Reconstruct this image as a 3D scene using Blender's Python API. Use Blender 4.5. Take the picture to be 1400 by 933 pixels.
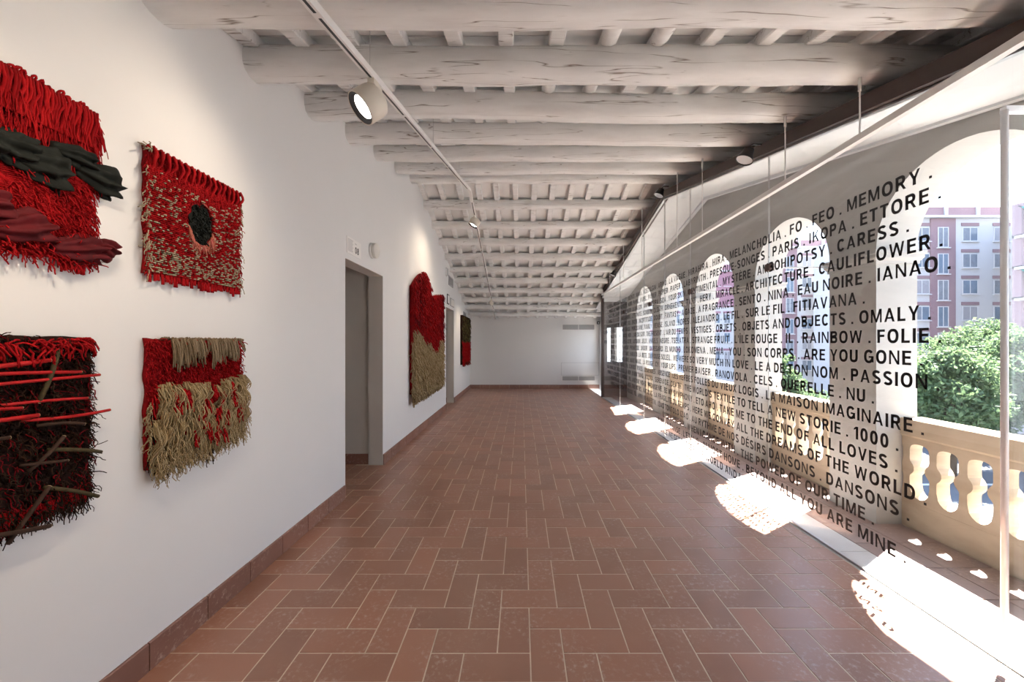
import bpy, bmesh, math, random
import numpy as np
from mathutils import Vector, Matrix, noise as mnoise

random.seed(7)
RNG = np.random.default_rng(11)
sc = bpy.context.scene
for o in list(bpy.data.objects):
    bpy.data.objects.remove(o, do_unlink=True)
COL = sc.collection
PI = math.pi

# ------------------------------------------------------------------ camera
F = 528.0                      # focal length in pixels of the 1400 px frame
cam_d = bpy.data.cameras.new('camera')
cam = bpy.data.objects.new('camera', cam_d)
COL.objects.link(cam)
cam_d.sensor_width = 36.0
cam_d.lens = 36.0 * F / 1400.0
cam_d.shift_x = -13.0 / 1400.0
cam_d.shift_y = 3.5 / 1400.0
cam_d.clip_start = 0.05
cam_d.clip_end = 400
cam.location = (0, 0, 1.4)
cam.rotation_euler = (PI / 2, 0, 0)
sc.camera = cam

# ------------------------------------------------------------------ world, sun, exposure
w = bpy.data.worlds.new('world')
sc.world = w
w.use_nodes = True
nt = w.node_tree
nt.nodes.clear()
wo = nt.nodes.new('ShaderNodeOutputWorld')
bg = nt.nodes.new('ShaderNodeBackground')
tc = nt.nodes.new('ShaderNodeTexCoord')
sx = nt.nodes.new('ShaderNodeSeparateXYZ')
rp = nt.nodes.new('ShaderNodeValToRGB')
rp.color_ramp.elements[0].position = 0.0
rp.color_ramp.elements[0].color = (0.90, 0.95, 1.0, 1)
rp.color_ramp.elements[1].position = 0.7
rp.color_ramp.elements[1].color = (0.44, 0.62, 1.0, 1)
nt.links.new(tc.outputs['Generated'], sx.inputs[0])
nt.links.new(sx.outputs['Z'], rp.inputs[0])
nt.links.new(rp.outputs[0], bg.inputs[0])
bg.inputs[1].default_value = 2.6
nt.links.new(bg.outputs[0], wo.inputs[0])

sun_d = bpy.data.lights.new('sun', 'SUN')
sun_d.energy = 46.0
sun_d.angle = math.radians(0.53)
sun_d.color = (1.0, 0.965, 0.91)
sun = bpy.data.objects.new('sun', sun_d)
COL.objects.link(sun)
sun.rotation_euler = Vector((0.50, 0.32, 1.0)).to_track_quat('Z', 'Y').to_euler()
sun.location = (20, 12, 30)

sc.view_settings.view_transform = 'Standard'
sc.view_settings.look = 'None'
sc.view_settings.gamma = 1.0
sc.view_settings.use_curve_mapping = False
sc.view_settings.exposure = 0.95

# ------------------------------------------------------------------ mesh helpers
class MB:
    def __init__(s):
        s.v = []; s.f = []; s.m = []
    def add(s, vs, fs, mi=0):
        b = len(s.v)
        s.v.extend([tuple(p) for p in vs])
        s.f.extend([tuple(i + b for i in f) for f in fs])
        s.m.extend([mi] * len(fs))
        return s
    def box(s, x0, x1, y0, y1, z0, z1, mi=0):
        vs = [(x0,y0,z0),(x1,y0,z0),(x1,y1,z0),(x0,y1,z0),(x0,y0,z1),(x1,y0,z1),(x1,y1,z1),(x0,y1,z1)]
        return s.add(vs, [(0,3,2,1),(4,5,6,7),(0,1,5,4),(1,2,6,5),(2,3,7,6),(3,0,4,7)], mi)
    def prism(s, poly, axis, a, b, mi=0):
        """poly: list of 2D points. axis 'x' -> (y,z) polygon extruded in x; 'y' -> (x,z); 'z' -> (x,y)"""
        n = len(poly)
        def P(p, t):
            return {'x': (t, p[0], p[1]), 'y': (p[0], t, p[1]), 'z': (p[0], p[1], t)}[axis]
        vs = [P(p, a) for p in poly] + [P(p, b) for p in poly]
        fs = [tuple(range(n))[::-1], tuple(range(n, 2*n))]
        fs += [(i, (i+1) % n, n + (i+1) % n, n + i) for i in range(n)]
        return s.add(vs, fs, mi)
    def tube(s, pts, r, n=8, mi=0, cap=True, flat=1.0):
        pts = [Vector(p) for p in pts]
        rs = r if isinstance(r, (list, tuple)) else [r] * len(pts)
        rings = []
        for i, p in enumerate(pts):
            d = (pts[min(i+1, len(pts)-1)] - pts[max(i-1, 0)])
            if d.length < 1e-9: d = Vector((0,0,1))
            d.normalize()
            up = Vector((0,0,1)) if abs(d.z) < 0.9 else Vector((1,0,0))
            a = d.cross(up).normalized(); b = a.cross(d)
            rings.append([p + a * math.cos(2*PI*k/n) * rs[i] + b * math.sin(2*PI*k/n) * rs[i] * flat for k in range(n)])
        vs = [q for g in rings for q in g]
        fs = []
        for i in range(len(pts)-1):
            for k in range(n):
                fs.append((i*n+k, i*n+(k+1) % n, (i+1)*n+(k+1) % n, (i+1)*n+k))
        if cap:
            fs.append(tuple(range(n))[::-1]); fs.append(tuple(range((len(pts)-1)*n, len(pts)*n)))
        return s.add(vs, fs, mi)
    def lathe(s, prof, M=Matrix(), n=24, mi=0, cap=True):
        """prof list of (r, h) about local Z, mapped with M"""
        vs = []
        for r, h in prof:
            for k in range(n):
                a = 2*PI*k/n
                vs.append(M @ Vector((r*math.cos(a), r*math.sin(a), h)))
        fs = []
        for i in range(len(prof)-1):
            for k in range(n):
                fs.append((i*n+k, i*n+(k+1) % n, (i+1)*n+(k+1) % n, (i+1)*n+k))
        if cap and prof[0][0] > 1e-5: fs.append(tuple(range(n))[::-1])
        if cap and prof[-1][0] > 1e-5: fs.append(tuple(range((len(prof)-1)*n, len(prof)*n)))
        return s.add(vs, fs, mi)
    def mesh(s, name, mats, smooth=False):
        me = bpy.data.meshes.new(name)
        me.from_pydata(s.v, [], s.f)
        for m in (mats if isinstance(mats, (list, tuple)) else [mats]):
            me.materials.append(m)
        me.polygons.foreach_set('material_index', s.m)
        if smooth:
            me.polygons.foreach_set('use_smooth', [True]*len(s.f))
        me.update()
        return me

def obj(name, mb, mats, parent=None, smooth=False, kind=None, label=None, loc=None):
    me = mb.mesh(name, mats, smooth) if isinstance(mb, MB) else mb
    o = bpy.data.objects.new(name, me)
    COL.objects.link(o)
    if parent is not None:
        o.parent = parent
    if loc is not None: o.location = loc
    if kind: o['kind'] = kind
    if label: o['label'] = label
    return o

def struct(name, mb, mats, smooth=False, label=None):
    o = obj(name, mb, mats, None, smooth, 'structure')
    if label: o['label'] = label
    return o

def thing(name, label, cat, loc=(0,0,0), group=None):
    o = bpy.data.objects.new(name, None)
    COL.objects.link(o)
    o.empty_display_size = 0.1
    o.location = loc
    o['label'] = label; o['category'] = cat
    if group: o['group'] = group
    bpy.context.view_layer.update()
    return o

def tag(o, label, cat, group=None):
    o['label'] = label; o['category'] = cat
    if group: o['group'] = group
    return o

def part(name, mb, mats, parent, smooth=False, kind=None, label=None):
    """mesh given in world coordinates, parented under a thing whose origin is elsewhere"""
    off = Vector((0,0,0)); p = parent
    while p is not None:
        off += p.location; p = p.parent
    if off.length > 0:
        mb.v = [(a-off.x, b-off.y, c-off.z) for a, b, c in mb.v]
    return obj(name, mb, mats, parent, smooth, kind, label)

# ------------------------------------------------------------------ materials
class NT:
    def __init__(s, name):
        s.m = bpy.data.materials.new(name); s.m.use_nodes = True
        s.t = s.m.node_tree; s.t.nodes.clear()
        s.out = s.n('ShaderNodeOutputMaterial')
    def n(s, typ, **kw):
        nd = s.t.nodes.new(typ)
        for k, v in kw.items(): setattr(nd, k, v)
        return nd
    def l(s, a, b): s.t.links.new(a, b)
    def bsdf(s, rough=0.6, spec=0.5, metal=0.0):
        b = s.n('ShaderNodeBsdfPrincipled')
        b.inputs['Roughness'].default_value = rough
        b.inputs['Specular IOR Level'].default_value = spec
        b.inputs['Metallic'].default_value = metal
        s.l(b.outputs[0], s.out.inputs[0]); s.b = b
        return b
    def pos(s, scale=(1,1,1)):
        g = s.n('ShaderNodeNewGeometry')
        mp = s.n('ShaderNodeMapping'); mp.inputs['Scale'].default_value = scale
        s.l(g.outputs['Position'], mp.inputs[0]); return mp.outputs[0]
    def noise(s, vec, scale, detail=4, rough=0.55, dist=0.0):
        t = s.n('ShaderNodeTexNoise')
        t.inputs['Scale'].default_value = scale; t.inputs['Detail'].default_value = detail
        t.inputs['Roughness'].default_value = rough; t.inputs['Distortion'].default_value = dist
        s.l(vec, t.inputs['Vector']); return t.outputs['Fac']
    def ramp(s, fac, stops, interp='LINEAR'):
        r = s.n('ShaderNodeValToRGB'); r.color_ramp.interpolation = interp
        els = r.color_ramp.elements
        while len(els) < len(stops): els.new(0.5)
        for e, (p, c) in zip(els, stops):
            e.position = p; e.color = (c[0], c[1], c[2], 1) if hasattr(c, '__len__') else (c, c, c, 1)
        s.l(fac, r.inputs[0]); return r.outputs[0]
    def mix(s, fac, a, b, mode='MIX'):
        m = s.n('ShaderNodeMix', data_type='RGBA', blend_type=mode)
        for sock, v in ((0, fac), (6, a), (7, b)):
            if hasattr(v, 'is_linked') or hasattr(v, 'links'): s.l(v, m.inputs[sock])
            elif hasattr(v, '__len__'): m.inputs[sock].default_value = (v[0], v[1], v[2], 1)
            else: m.inputs[sock].default_value = v
        return m.outputs[2]
    def math(s, op, a, b=None):
        m = s.n('ShaderNodeMath', operation=op)
        for i, v in enumerate((a, b)):
            if v is None: continue
            if hasattr(v, 'links'): s.l(v, m.inputs[i])
            else: m.inputs[i].default_value = v
        return m.outputs[0]
    def bump(s, h, strength=0.3, dist=0.01):
        b = s.n('ShaderNodeBump'); b.inputs['Strength'].default_value = strength
        b.inputs['Distance'].default_value = dist
        s.l(h, b.inputs['Height']); s.l(b.outputs[0], s.b.inputs['Normal'])

def plain(name, col, rough=0.6, spec=0.5, metal=0.0, var=0.06, scale=8.0, bump=0.0):
    t = NT(name); t.bsdf(rough, spec, metal)
    p = t.pos()
    n = t.noise(p, scale, 5)
    c0 = [c*(1-var) for c in col]; c1 = [min(1, c*(1+var)) for c in col]
    t.l(t.ramp(n, [(0.3, c0), (0.7, c1)]), t.b.inputs['Base Color'])
    if bump: t.bump(t.noise(p, scale*6, 4), bump, 0.004)
    return t.m

def emit(name, col, strength):
    t = NT(name); e = t.n('ShaderNodeEmission')
    e.inputs[0].default_value = (*col, 1); e.inputs[1].default_value = strength
    t.l(e.outputs[0], t.out.inputs[0]); return t.m

M = {}
M['plaster'] = plain('white_plaster', (0.735, 0.735, 0.73), 0.75, 0.3, var=0.012, scale=1.4, bump=0.04)
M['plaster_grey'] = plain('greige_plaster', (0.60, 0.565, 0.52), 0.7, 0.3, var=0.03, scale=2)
M['white_paint'] = plain('white_paint', (0.80, 0.79, 0.77), 0.45, 0.4, var=0.01)
M['lamp_white'] = plain('lamp_white', (0.72, 0.67, 0.58), 0.4, 0.5, var=0.01)
M['black'] = plain('black_metal', (0.02, 0.02, 0.022), 0.4, 0.5, var=0.1)
M['letter'] = plain('black_vinyl', (0.012, 0.012, 0.014), 0.5, 0.4, var=0.05)
M['brown_steel'] = plain('dark_brown_steel', (0.045, 0.026, 0.022), 0.45, 0.4, var=0.12)
M['chrome'] = plain('polished_steel', (0.90, 0.93, 0.98), 0.2, 1.0, metal=0.0, var=0.02)
M['steel'] = plain('brushed_steel', (0.5, 0.5, 0.5), 0.35, 0.5, metal=1.0, var=0.04)
M['grey_metal'] = plain('grey_metal', (0.42, 0.42, 0.42), 0.5, 0.4, var=0.04)
M['grey_print'] = plain('grey_print', (0.42, 0.42, 0.43), 0.7, 0.2, var=0.03)
M['grout'] = plain('grout', (0.68, 0.57, 0.45), 0.85, 0.2, var=0.12, scale=14)
M['stone_pale'] = plain('pale_threshold_stone', (0.50, 0.48, 0.46), 0.55, 0.4, var=0.06, scale=4)
M['tieclamp'] = plain('clamp_brown', (0.08, 0.045, 0.035), 0.5, 0.4)
M['lens'] = emit('lamp_lens', (1.0, 0.95, 0.86), 14.0)
M['diffuser'] = plain('emergency_lamp_plastic', (0.70, 0.68, 0.63), 0.35, 0.5, var=0.01)

def wood_mat():
    t = NT('whitewashed_wood'); t.bsdf(0.7, 0.25)
    oi = t.n('ShaderNodeObjectInfo')
    g = t.n('ShaderNodeNewGeometry')
    addv = t.n('ShaderNodeVectorMath', operation='ADD')
    t.l(g.outputs['Position'], addv.inputs[0])
    cmb = t.n('ShaderNodeCombineXYZ')
    t.l(t.math('MULTIPLY', oi.outputs['Random'], 17.0), cmb.inputs[0])
    t.l(t.math('MULTIPLY', oi.outputs['Random'], 5.0), cmb.inputs[1])
    t.l(cmb.outputs[0], addv.inputs[1])
    def mp(scale, rot=(0,0,0)):
        m = t.n('ShaderNodeMapping'); m.inputs['Scale'].default_value = scale
        m.inputs['Rotation'].default_value = rot
        t.l(addv.outputs[0], m.inputs[0]); return m.outputs[0]
    base = t.noise(mp((1.0, 5, 5)), 2.2, 5)
    col = t.ramp(base, [(0.28, (0.68, 0.675, 0.66)), (0.55, (0.79, 0.79, 0.78)), (0.8, (0.85, 0.855, 0.85))])
    # long drying cracks along the grain
    a = t.noise(mp((0.42, 6.5, 6.5), (0, 0.05, 0.03)), 1.7, 3, 0.45, 0.15)
    d = t.math('ABSOLUTE', t.math('SUBTRACT', a, 0.5))
    crack = t.ramp(d, [(0.0, 0.95), (0.003, 0.6), (0.006, 0.0)])
    mask = t.ramp(t.noise(mp((1.2, 2.2, 2.2)), 2.6, 2), [(0.41, 0.0), (0.51, 1.0)])
    cm = t.math('MULTIPLY', crack, mask)
    a2 = t.noise(mp((0.8, 20, 20), (0, -0.05, 0.04)), 1.8, 2, 0.4, 0.15)
    d2 = t.math('ABSOLUTE', t.math('SUBTRACT', a2, 0.5))
    c2 = t.math('MULTIPLY', t.ramp(d2, [(0.0, 0.6), (0.010, 0.0)]),
                t.ramp(t.noise(mp((2, 3, 3)), 4.0, 2), [(0.55, 0.0), (0.68, 0.55)]))
    # knots
    vo = t.n('ShaderNodeTexVoronoi'); vo.inputs['Scale'].default_value = 1.0
    t.l(mp((1.9, 5.5, 5.5)), vo.inputs['Vector'])
    kn = t.ramp(vo.outputs['Distance'], [(0.03, 0.35), (0.07, 0.0)])
    tot = t.math('MAXIMUM', t.math('MAXIMUM', cm, c2), kn)
    t.l(t.mix(tot, col, (0.24, 0.20, 0.17)), t.b.inputs['Base Color'])
    h = t.math('SUBTRACT', t.math('MULTIPLY', t.noise(mp((1.5, 18, 18)), 2.5, 4), 0.35), tot)
    t.bump(h, 0.55, 0.006)
    return t.m
M['wood'] = wood_mat()
M['deck'] = plain('painted_ceiling_board', (0.78, 0.78, 0.77), 0.75, 0.2, var=0.05, scale=3, bump=0.06)
M['roof'] = plain('roof_screed', (0.45, 0.40, 0.36), 0.9, 0.1)

def tile_mat(name, src, tint=(1,1,1), rough=0.33):
    t = NT(name); t.bsdf(rough, 1.0)
    if src == 'obj':
        oi = t.n('ShaderNodeObjectInfo'); rnd = oi.outputs['Random']
    else:
        at = t.n('ShaderNodeNewGeometry'); rnd = at.outputs['Random Per Island']
    c = t.ramp(rnd, [(0.0, [0.24*tint[0], 0.114*tint[1], 0.072*tint[2]]),
                     (0.35, [0.275*tint[0], 0.131*tint[1], 0.083*tint[2]]),
                     (0.7, [0.30*tint[0], 0.145*tint[1], 0.093*tint[2]]),
                     (1.0, [0.345*tint[0], 0.158*tint[1], 0.098*tint[2]])])
    p = t.pos()
    n = t.noise(p, 5.5, 5, 0.6)
    c = t.mix(t.ramp(n, [(0.35, 0.0), (0.75, 0.42)]), c, (0.33*tint[0], 0.19*tint[1], 0.14*tint[2]))
    dust = t.math('MULTIPLY', t.ramp(t.noise(p, 42, 4, 0.7), [(0.52, 0.0), (0.68, 1.0)]),
                  t.ramp(t.noise(p, 3.3, 3), [(0.44, 0.0), (0.62, 0.8)]))
    c = t.mix(dust, c, (0.50, 0.38, 0.31))
    t.l(c, t.b.inputs['Base Color'])
    t.bump(t.noise(p, 130, 2), 0.05, 0.002)
    return t.m
M['tile'] = tile_mat('terracotta_tile', 'obj', (1.08, 1.0, 0.93), 0.34)
M['tile_far'] = tile_mat('terracotta_tile_far', 'isl', (1.08, 1.0, 0.93), 0.34)
M['tile_out'] = tile_mat('terrace_floor_tile', 'obj', (0.85, 1.2, 1.65), 0.4)
M['skirting'] = tile_mat('terracotta_skirting', 'obj', (0.80, 0.74, 0.78), 0.45)

def stucco(name, c0, c1, sc_=1.2, bands=True):
    t = NT(name); t.bsdf(0.85, 0.2)
    p = t.pos(); n = t.noise(t.pos((1, 1, 3.0)) if bands else p, sc_, 5, 0.6)
    c = t.ramp(n, [(0.3, c0), (0.7, c1)])
    t.l(c, t.b.inputs['Base Color'])
    t.bump(t.noise(p, 60, 4), 0.12, 0.004)
    return t.m
M['facade'] = stucco('facade_render', (0.35, 0.34, 0.32), (0.42, 0.41, 0.39))
M['balustrade'] = stucco('balustrade_stone', (0.42, 0.335, 0.24), (0.54, 0.45, 0.34), 2.5)
M['vault'] = plain('terrace_ceiling_plaster', (0.64, 0.655, 0.665), 0.7, 0.3, var=0.02, scale=1)

def glass_mat(name, tint):
    t = NT(name)
    tr = t.n('ShaderNodeBsdfTransparent'); tr.inputs[0].default_value = (*tint, 1)
    gl = t.n('ShaderNodeBsdfGlossy'); gl.inputs['Roughness'].default_value = 0.0
    gl.inputs[0].default_value = (0.95, 0.97, 1.0, 1)
    lw = t.n('ShaderNodeLayerWeight'); lw.inputs['Blend'].default_value = 0.5
    f = t.math('POWER', lw.outputs['Facing'], 5.0)
    f = t.math('ADD', t.math('MULTIPLY', f, 0.50), 0.03)
    ms = t.n('ShaderNodeMixShader')
    t.l(f, ms.inputs[0]); t.l(tr.outputs[0], ms.inputs[1]); t.l(gl.outputs[0], ms.inputs[2])
    t.l(ms.outputs[0], t.out.inputs[0]); return t.m
M['glass'] = glass_mat('clear_glass', (0.985, 0.99, 0.988))
M['winglass'] = plain('far_window_glass', (0.12, 0.16, 0.21), 0.15, 0.6, var=0.3, scale=0.4)

# ------------------------------------------------------------------ layout numbers
XL, XG, XF0, XF1 = -1.60, 2.11, 2.753, 3.07      # left wall, glass, facade inner and outer plane
Y0, Y1, YR = -1.0, 12.0, 5.70                      # back wall, end wall, ridge
YE = 10.06                                         # end of the glass and of the terrace
def purl_bottom(y):
    return 2.43 + 0.231*y if y <= YR else 3.80 - 0.272*(y-YR)
def glass_top(y):
    return 3.544 - (0.220*(YR-y) if y <= YR else 0.209*(y-YR))
def deck_z(y):
    return 3.975 - (0.231*(YR-y) if y <= YR else 0.272*(y-YR))
D1 = (3.505, 4.458, 2.18)
D2 = (8.19, 9.13, 2.18)

# ------------------------------------------------------------------ floor
S = 0.1497; X0 = -0.110; T0 = 2.046; G = 0.0030; CH = 0.0010
floor_mb = MB()
floor_mb.box(-3.2, 2.12, Y0-0.1, Y1+0.1, -0.12, -0.0016)
floor = struct('floor', floor_mb, M['grout'])

def tile_mb(x0, x1, y0, y1, mb=None, z=0.0, tilt=(0, 0)):
    mb = mb or MB()
    x0 += G; x1 -= G; y0 += G; y1 -= G
    c = CH; cx, cy = (x0+x1)/2, (y0+y1)/2
    def zz(x, y): return z + (x-cx)*tilt[0] + (y-cy)*tilt[1]
    vs = [(x0,y0,-0.02),(x1,y0,-0.02),(x1,y1,-0.02),(x0,y1,-0.02),
          (x0,y0,zz(x0,y0)-c),(x1,y0,zz(x1,y0)-c),(x1,y1,zz(x1,y1)-c),(x0,y1,zz(x0,y1)-c),
          (x0+c,y0+c,zz(x0,y0)),(x1-c,y0+c,zz(x1,y0)),(x1-c,y1-c,zz(x1,y1)),(x0+c,y1-c,zz(x0,y1))]
    fs = []
    for k in range(4):
        a, b = k, (k+1) % 4
        fs += [(a, b, b+4, a+4), (a+4, b+4, b+8, a+8)]
    fs.append((8, 9, 10, 11))
    mb.add(vs, fs); return mb

tiles = []
for i in range(-24, 20):
    for m in range(-14, 34):
        top = T0 - i*S + 4*S*m
        for kind in 'VH':
            if kind == 'V': r = [X0+i*S, X0+(i+1)*S, top-2*S, top]
            else: r = [X0+(i+1)*S, X0+(i+3)*S, top-S, top]
            yc = (r[2]+r[3])/2
            full = tuple(r)
            xmin = XL
            for d in (D1, D2):
                if d[0]+0.02 < yc < d[1]+0.6*0: xmin = -3.1
            r[0] = max(r[0], xmin); r[1] = min(r[1], 2.085); r[2] = max(r[2], Y0); r[3] = min(r[3], Y1)
            if r[1]-r[0] < 0.015 or r[3]-r[2] < 0.015: continue
            tiles.append((r, kind, tuple(r) == full))
def inview(r):
    yc = max(r[3], 0.1)
    if r[3] < 1.45: return False
    px = 713 + F*(r[0]+r[1])/2/((r[2]+r[3])/2)
    return -40 < px < 1440
vis = sorted([t for t in tiles if inview(t[0])], key=lambda t: (t[0][0]+t[0][1])**2/4 + ((t[0][2]+t[0][3])/2)**2)
near = vis[:300]
nearset = set(id(t) for t in near)
shared = {}
for k, dims in (('V', (S, 2*S)), ('H', (2*S, S))):
    for q in range(5):
        shared[(k, q)] = tile_mb(-dims[0]/2, dims[0]/2, -dims[1]/2, dims[1]/2,
                                 tilt=(random.uniform(-.004, .004), random.uniform(-.004, .004))).mesh('floor_tile', M['tile'])
for r, kind, isfull in near:
    c = ((r[0]+r[1])/2, (r[2]+r[3])/2, random.uniform(-.0006, .0004))
    if isfull:
        obj('floor_tile', shared[(kind, random.randrange(5))], None, floor, loc=c)
    else:
        hx, hy = (r[1]-r[0])/2, (r[3]-r[2])/2
        obj('floor_tile', tile_mb(-hx, hx, -hy, hy), M['tile'], floor, loc=c)
far = MB()
for t in tiles:
    if id(t) in nearset: continue
    r = t[0]
    tile_mb(*r, mb=far, z=random.uniform(-.0006, .0004), tilt=(random.uniform(-.004, .004), random.uniform(-.004, .004)))
obj('distant_floor_tiles', far, M['tile_far'], floor, kind='stuff')

# threshold stones and terrace floor
trim = struct('trim_1', MB().box(2.085, 2.34, Y0, YE, -0.1, -0.004), M['grout'], label='strip of pale threshold stone under the glass')
y = Y0
while y < YE:
    y2 = min(y+0.9, YE)
    obj('threshold_stone', MB().box(2.087, 2.336, y+0.002, y2-0.002, -0.05, 0.0), M['stone_pale'], trim); y = y2
terr = struct('floor_terrace', MB().box(2.30, 3.07, Y0, YE+0.9, -0.25, -0.006), M['grout'])
y = Y0 + 0.11
while y < YE+0.6:
    for xa, xb in ((2.34, 2.645), (2.645, 2.95)):
        obj('terrace_tile', tile_mb(xa, xb, y, y+0.30, z=-0.0005), M['tile_out'], terr)
    y += 0.30

# ------------------------------------------------------------------ walls
def wall_left():
    mb = MB(); H = 4.05; xa, xb = XL-0.165, XL
    segs = [(Y0-0.1, D1[0]), (D1[1], D2[0]), (D2[1], Y1+0.1)]
    for a, b in segs: mb.box(xa, xb, a, b, -0.05, 2.18)
    pts = [(Y0-0.1, 2.18), (Y1+0.1, 2.18), (Y1+0.1, deck_z(Y1)+0.02), (YR, deck_z(YR)+0.02), (Y0-0.1, deck_z(Y0)+0.02)]
    mb.prism(pts, 'x', xa, xb)
    return mb
wl = struct('wall_left', wall_left(), M['plaster'])
# side rooms behind the two openings
for k, d in enumerate((D1, D2)):
    mb = MB()
    mb.box(-3.2, XL-0.165, d[1]+0.03, d[1]+0.09, -0.05, 2.6)
    mb.box(-3.2, XL-0.165, d[0]-0.35, d[0]-0.29, -0.05, 2.6)
    mb.box(-3.26, -3.2, d[0]-0.35, d[1]+0.09, -0.05, 2.6)
    mb.box(-3.26, XL-0.165, d[0]-0.35, d[1]+0.09, 2.6, 2.66)
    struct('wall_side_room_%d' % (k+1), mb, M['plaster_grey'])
    lin = MB()
    t = 0.004
    lin.box(XL-0.166, XL-0.001, d[1]-t, d[1]+0.001, 0.0, d[2])
    lin.box(XL-0.166, XL-0.001, d[0]-0.001, d[0]+t, 0.0, d[2])
    lin.box(XL-0.166, XL-0.001, d[0]+t, d[1]-t, d[2]-t, d[2]+0.001)
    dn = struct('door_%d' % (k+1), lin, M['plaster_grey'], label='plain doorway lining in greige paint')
    bb = MB().box(-3.1, XL-0.17, d[1]+0.015, d[1]+0.03, 0.0, 0.12)
    struct('baseboard_side_room_%d' % (k+1), bb, M['skirting'])
struct('wall_end', MB().box(-1.8, 2.52, Y1, Y1+0.12, -0.05, 2.6), M['plaster'])
struct('wall_back', MB().box(-1.8, 3.4, Y0-0.12, Y0, -0.05, 2.7), M['plaster'])
# room beyond the end of the terrace (right of the glass end)
struct('wall_end_right', MB().box(2.42, 2.52, YE+0.13, Y1, -0.05, 0.88).box(2.42, 2.52, YE+0.13, Y1, 1.86, 2.9).box(2.42, 2.52, YE+0.13, YE+0.2, 0.88, 1.86).box(2.42, 2.52, 11.8, Y1, 0.88, 1.86), M['plaster'])
struct('window_added_1', MB().box(2.462, 2.472, YE+0.2, 11.8, 0.88, 1.86), M['glass'])  # invented window, added so daylight shows through the terrace door panes

# skirting
bl = struct('baseboard_left', MB().box(XL, XL+0.002, Y0, D1[0], 0, 0.115).box(XL, XL+0.002, D1[1], D2[0], 0, 0.115).box(XL, XL+0.002, D2[1], Y1, 0, 0.115), M['grout'])
def skirt_run(a, b, first):
    y = first
    while y > a: y -= 0.3065
    while y < b:
        s0, s1 = max(y, a), min(y+0.3065, b)
        if s1-s0 > 0.02:
            mb = MB(); L = s1-s0-0.005; c = 0.004
            pr = [(0, 0), (0.012, 0), (0.012, 0.116), (0.012-c, 0.12), (0, 0.12)]
            mb.add([(p[0], -L/2, p[1]) for p in pr] + [(p[0], L/2, p[1]) for p in pr],
                   [(4,3,2,1,0), (5,6,7,8,9)] + [(i, (i+1) % 5, 5+(i+1) % 5, 5+i) for i in range(5)])
            obj('skirting_tile', mb, M['skirting'], bl, loc=(XL+0.0005, (s0+s1)/2, 0))
        y += 0.3065
skirt_run(Y0, D1[0], 1.955); skirt_run(D1[1], D2[0], 1.955); skirt_run(D2[1], Y1, 1.955)
be = struct('baseboard_end', MB().box(XL, 2.42, Y1-0.002, Y1, 0, 0.115), M['grout'])
x = XL
while x < 2.42:
    x2 = min(x+0.3065, 2.42)
    obj('skirting_tile', MB().box(x+0.002, x2-0.002, Y1-0.013, Y1-0.001, 0.001, 0.12), M['skirting'], be); x = x2

# ------------------------------------------------------------------ ceiling: deck, battens, beams
th = 0.14
cpoly = [(Y0-0.3, deck_z(Y0-0.3)+0.035), (YR, deck_z(YR)+0.035), (Y1+0.3, deck_z(Y1+0.3)+0.035),
         (Y1+0.3, deck_z(Y1+0.3)+th+0.035), (YR, deck_z(YR)+th+0.035), (Y0-0.3, deck_z(Y0-0.3)+th+0.035)]
ceiling = struct('ceiling', MB().prism(cpoly, 'x', -2.1, 3.45), M['deck'])
BX = [XL+0.03+0.2945*k for k in range(15)]
rows = []
y = Y0
while y < Y1-0.05:
    y2 = min(y+0.645, Y1)
    if y < YR < y2 and YR-y > 0.05: y2 = YR
    rows.append((y, y2)); y = y2
for (ya, yb) in rows:
    for k in range(-1, 15):
        xa = BX[k]+0.02 if k >= 0 else XL-0.02
        xb = BX[k+1]+0.02 if k+1 < 15 else 2.72
        if xb-xa < 0.05: continue
        mb = MB(); t = random.uniform(-0.008, 0.008)
        za, zb = deck_z(ya)+0.0+t, deck_z(yb)+0.0-t*0.5
        zm = (za+zb)/2 + 0.016
        ym = (ya+yb)/2
        vs = []
        for (yy, zz) in ((ya+0.003, za), (ym, zm), (yb-0.003, zb)):
            vs += [(xa, yy, zz), (xb, yy, zz), (xb, yy, zz+0.022), (xa, yy, zz+0.022)]
        fs = [(0,1,2,3), (11,10,9,8)]
        for s_ in (0, 4):
            for q in range(4): fs.append((s_+q, s_+4+q, s_+4+(q+1) % 4, s_+(q+1) % 4))
        mb.add(vs, fs)
        obj('ceiling_board', mb, M['deck'], ceiling)
def batten_mesh(ya, yb, rnd):
    mb = MB(); n = 14
    L = yb-ya
    r0 = random.uniform(0.040, 0.047)
    for_pts = [ya + L*i/n for i in range(n+1)]
    vs = []; K = 10 if rnd else 8
    for yy in for_pts:
        wz = deck_z(yy); wx = 0.006*mnoise.noise(Vector((yy*1.3, r0*900, 0)))
        h = 0.062
        if rnd:
            for k in range(K):
                a = 2*PI*k/K
                vs.append((wx+0.052*math.cos(a), yy, wz-0.028+0.040*math.sin(a)))
        else:
            b = 0.006
            q = [(-r0, 0.01), (-r0, -h+b), (-r0+b, -h), (r0-b, -h), (r0, -h+b), (r0, 0.01), (r0*0.5, 0.012), (-r0*0.5, 0.012)]
            vs += [(wx+p[0], yy, wz+p[1]) for p in q]
    fs = []
    for i in range(n):
        for k in range(K): fs.append((i*K+k, i*K+(k+1) % K, (i+1)*K+(k+1) % K, (i+1)*K+k))
    fs.append(tuple(range(K))); fs.append(tuple(range(n*K, (n+1)*K))[::-1])
    mb.add(vs, fs)
    return mb
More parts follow.
